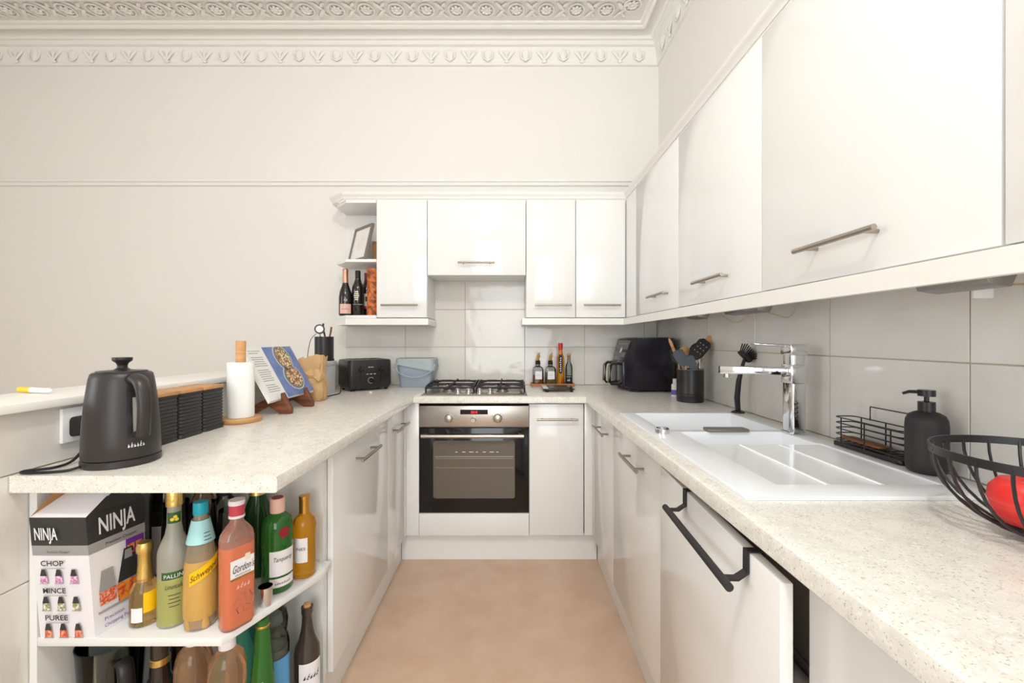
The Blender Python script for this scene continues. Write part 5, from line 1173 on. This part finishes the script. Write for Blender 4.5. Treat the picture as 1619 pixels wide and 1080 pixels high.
# bottles at the back
x, y, R = -.752, 1.262, .041
r = bottle('champagne_bottle', 'dark green champagne bottle with tall gold foil, rear of lower shelf', x, y, SHZ, [(0, .001), (R, .004), (R, .150), (R*.85, .190), (R*.5, .235), (.017, .262), (.015, .300), (0, .301)], 'green_dark', (('foil', 'gold_foil', [(.0245, .236), (.0195, .262), (.0175, .300), (.0180, .325), (0, .327)]),))
text('CASTE', .013, lambda u, v, w: Vector((x, y, SHZ+.282+u))+Vector((math.cos(cam_ang(x, y)-(v-.004)/.02), math.sin(cam_ang(x, y)-(v-.004)/.02), 0))*(.0218-.02*(u/.1)), 'lettering_dark', r, width=.046)
x, y = -.846, 1.255
bottle('spirit_bottle', 'clear spirit bottle with wide black cap behind the teal capped bottle', x, y, SHZ, [(0, .001), (.036, .001), (.037, .006), (.037, .190), (.030, .215), (.018, .232), (.018, .240), (0, .240)], 'jar_glass', (('liquid', 'pet_clear', [(0, .006), (.034, .006), (.034, .12), (0, .12)]), ('cap', 'label_black', [(.021, .236), (.021, .286), (.019, .289), (0, .289)])))
x, y = -.925, 1.275
bottle('spirit_bottle', 'amber spirit bottle with red collar half hidden at the rear', x, y, SHZ, [(0, .001), (.034, .001), (.035, .006), (.035, .190), (.026, .225), (.014, .250), (.0135, .300), (0, .301)], 'amber_spirit', (('collar', 'bright_red', [(.0145, .262), (.0150, .264), (.0150, .282), (.0145, .284)]), ('cap', 'brown_glass', [(.0155, .290), (.0155, .328), (0, .328)])))
# ---- bottom shelf
x, y = -1.020, 1.085
r = thing('blender_jug', 'clear plastic blender jug with black handle on the bottom shelf', 'jug', (x, y, SLZ))
m = MB(); m.lathe([(0, .0006), (.052, .0006), (.054, .01), (.068, .30), (.070, .320), (.067, .320), (.065, .30), (.051, .014), (0, .012)], x, y, SLZ, 36); m.build('jug_body', 'jar_glass', r, world=True, ang=50)
ha = cam_ang(x, y)+.25; hv = Vector((math.cos(ha), math.sin(ha), 0)); c0 = Vector((x, y, SLZ))
m = MB(); m.sweep(catmull([c0+hv*.066+Vector((0, 0, .285)), c0+hv*.088+Vector((0, 0, .290)), c0+hv*.104+Vector((0, 0, .25)), c0+hv*.100+Vector((0, 0, .12)), c0+hv*.062+Vector((0, 0, .06))], 5), .017, .010, seg=10, up=hv); m.build('handle', 'black_satin', r, world=True, ang=60)
m = MB(); m.lathe([(0, .06), (.020, .06), (.018, .20), (.008, .26), (0, .262)], x, y, SLZ, 12); m.build('blade_column', 'black_satin', r, world=True)
x, y, R = -.880, 1.065, .036
r = bottle('wine_bottle', 'dark wine bottle with gold neck band on the bottom shelf', x, y, SLZ, wine_prof(R, .352, .190, .0185), 'dark_glass', (('foil', 'brown_glass', [(.0190, .288), (.0196, .289), (.0196, .357), (0, .358)]), ('neck_band', 'gold_foil', [(.0195, .270), (.0207, .271), (.0207, .286), (.0195, .287)])))
x, y = -.935, 1.185
r = bottle('wine_bottle', 'black bottle wrapped in dark film behind the gold banded bottle', x, y, SLZ, [(0, .001), (.032, .001), (.033, .01), (.033, .24), (.024, .30), (.018, .345), (0, .346)], 'black_gloss', seg=14)
for x, y, lb in ((-.784, 1.050, 'round amber liqueur bottle with white cap beside the gold banded bottle'), (-.692, 1.036, 'round amber liqueur bottle with white cap at the corner of the bottom shelf')):
    bottle('liqueur_bottle', lb, x, y, SLZ, [(0, .001), (.034, .001), (.037, .01), (.038, .20), (.041, .255), (.0405, .285), (.034, .312), (.020, .328), (.0155, .333), (0, .334)], 'amber_spirit', (('cap', 'label_white', [(.0160, .331), (.0185, .332), (.0170, .362), (0, .363)]),))
m = MB(); m.box(-.800, -.730, 1.215, 1.275, SLZ+.0005, SLZ+.345); r = m.build('carton', 'teal_card', bevel=.001); tag(r, 'teal carton standing behind the round amber bottles', 'carton')
for k in range(4): m = MB(); m.box(-.790, -.745+.01*(k % 2), 1.2142, 1.2155, SLZ+.315-.014*k, SLZ+.319-.014*k); m.build('print_line', 'label_aqua', r)
x, y = -.730, 1.150
bottle('tall_bottle', 'slim teal bottle behind the green bottle on the bottom shelf', x, y, SLZ, [(0, .001), (.028, .001), (.028, .24), (.016, .29), (.014, .36), (0, .361)], 'teal_card')
x, y, R = -.641, 1.096, .030
r = bottle('wine_bottle', 'bright green glass bottle near the bottom shelf edge', x, y, SLZ, [(0, .001), (R, .001), (R, .16), (R*.94, .20), (R*.72, .27), (.0165, .33), (.0150, .362), (0, .363)], 'green_glass', (('gold_rim', 'gold_metal', [(.0156, .340), (.0162, .341), (.0162, .346), (.0156, .347)]),))
for k in range(5): patch(lambda u, v, w: Vector((x, y, SLZ+v))+Vector((math.cos(cam_ang(x, y)+u/R), math.sin(cam_ang(x, y)+u/R), 0))*(R*(.94-.22*max(0, v-.20)/.07)+.001+w), -.011+.005*k, -.009+.005*k, .15, .19+.012*(2-abs(k-2)), 1, 4, 'white_print', 'label_white', r)
x, y = -.668, 1.200
r = thing('glass_jar', 'clear swing top glass jar with blue label on the bottom shelf', 'jar', (x, y, SLZ))
m = MB(); m.lathe([(0, .0006), (.036, .0006), (.038, .008), (.038, .225), (.034, .245), (.030, .252), (.033, .262), (.035, .290), (.031, .312), (.015, .320), (0, .321)], x, y, SLZ, 32); m.build('glass', 'jar_glass', r, world=True, ang=60)
lab(r, x, y, SLZ, .0384, .050, .06, .195, 'label_blue', nu=12); m = MB(); m.lathe([(0, .004), (.034, .004), (.034, .215), (0, .216)], x, y, SLZ, 28); m.build('liquid', 'frosted_glass', r, world=True)
x, y, R = -.605, 1.262, .036
r = bottle('wine_bottle', 'opened dark red wine bottle with cork and white label at the shelf end', x, y, SLZ, wine_prof(R, .288, .150, .0150), 'brown_glass', (('cork', 'cork', [(.010, .286), (.0105, .296), (0, .297)]),))
l_ = lab(r, x, y, SLZ, R, .034, .050, .140, 'label_white', da=.3, nu=8); lmarks(l_, x, y, SLZ, R, .095, .022, .044, 'lettering_dark', .3, 5, .5)
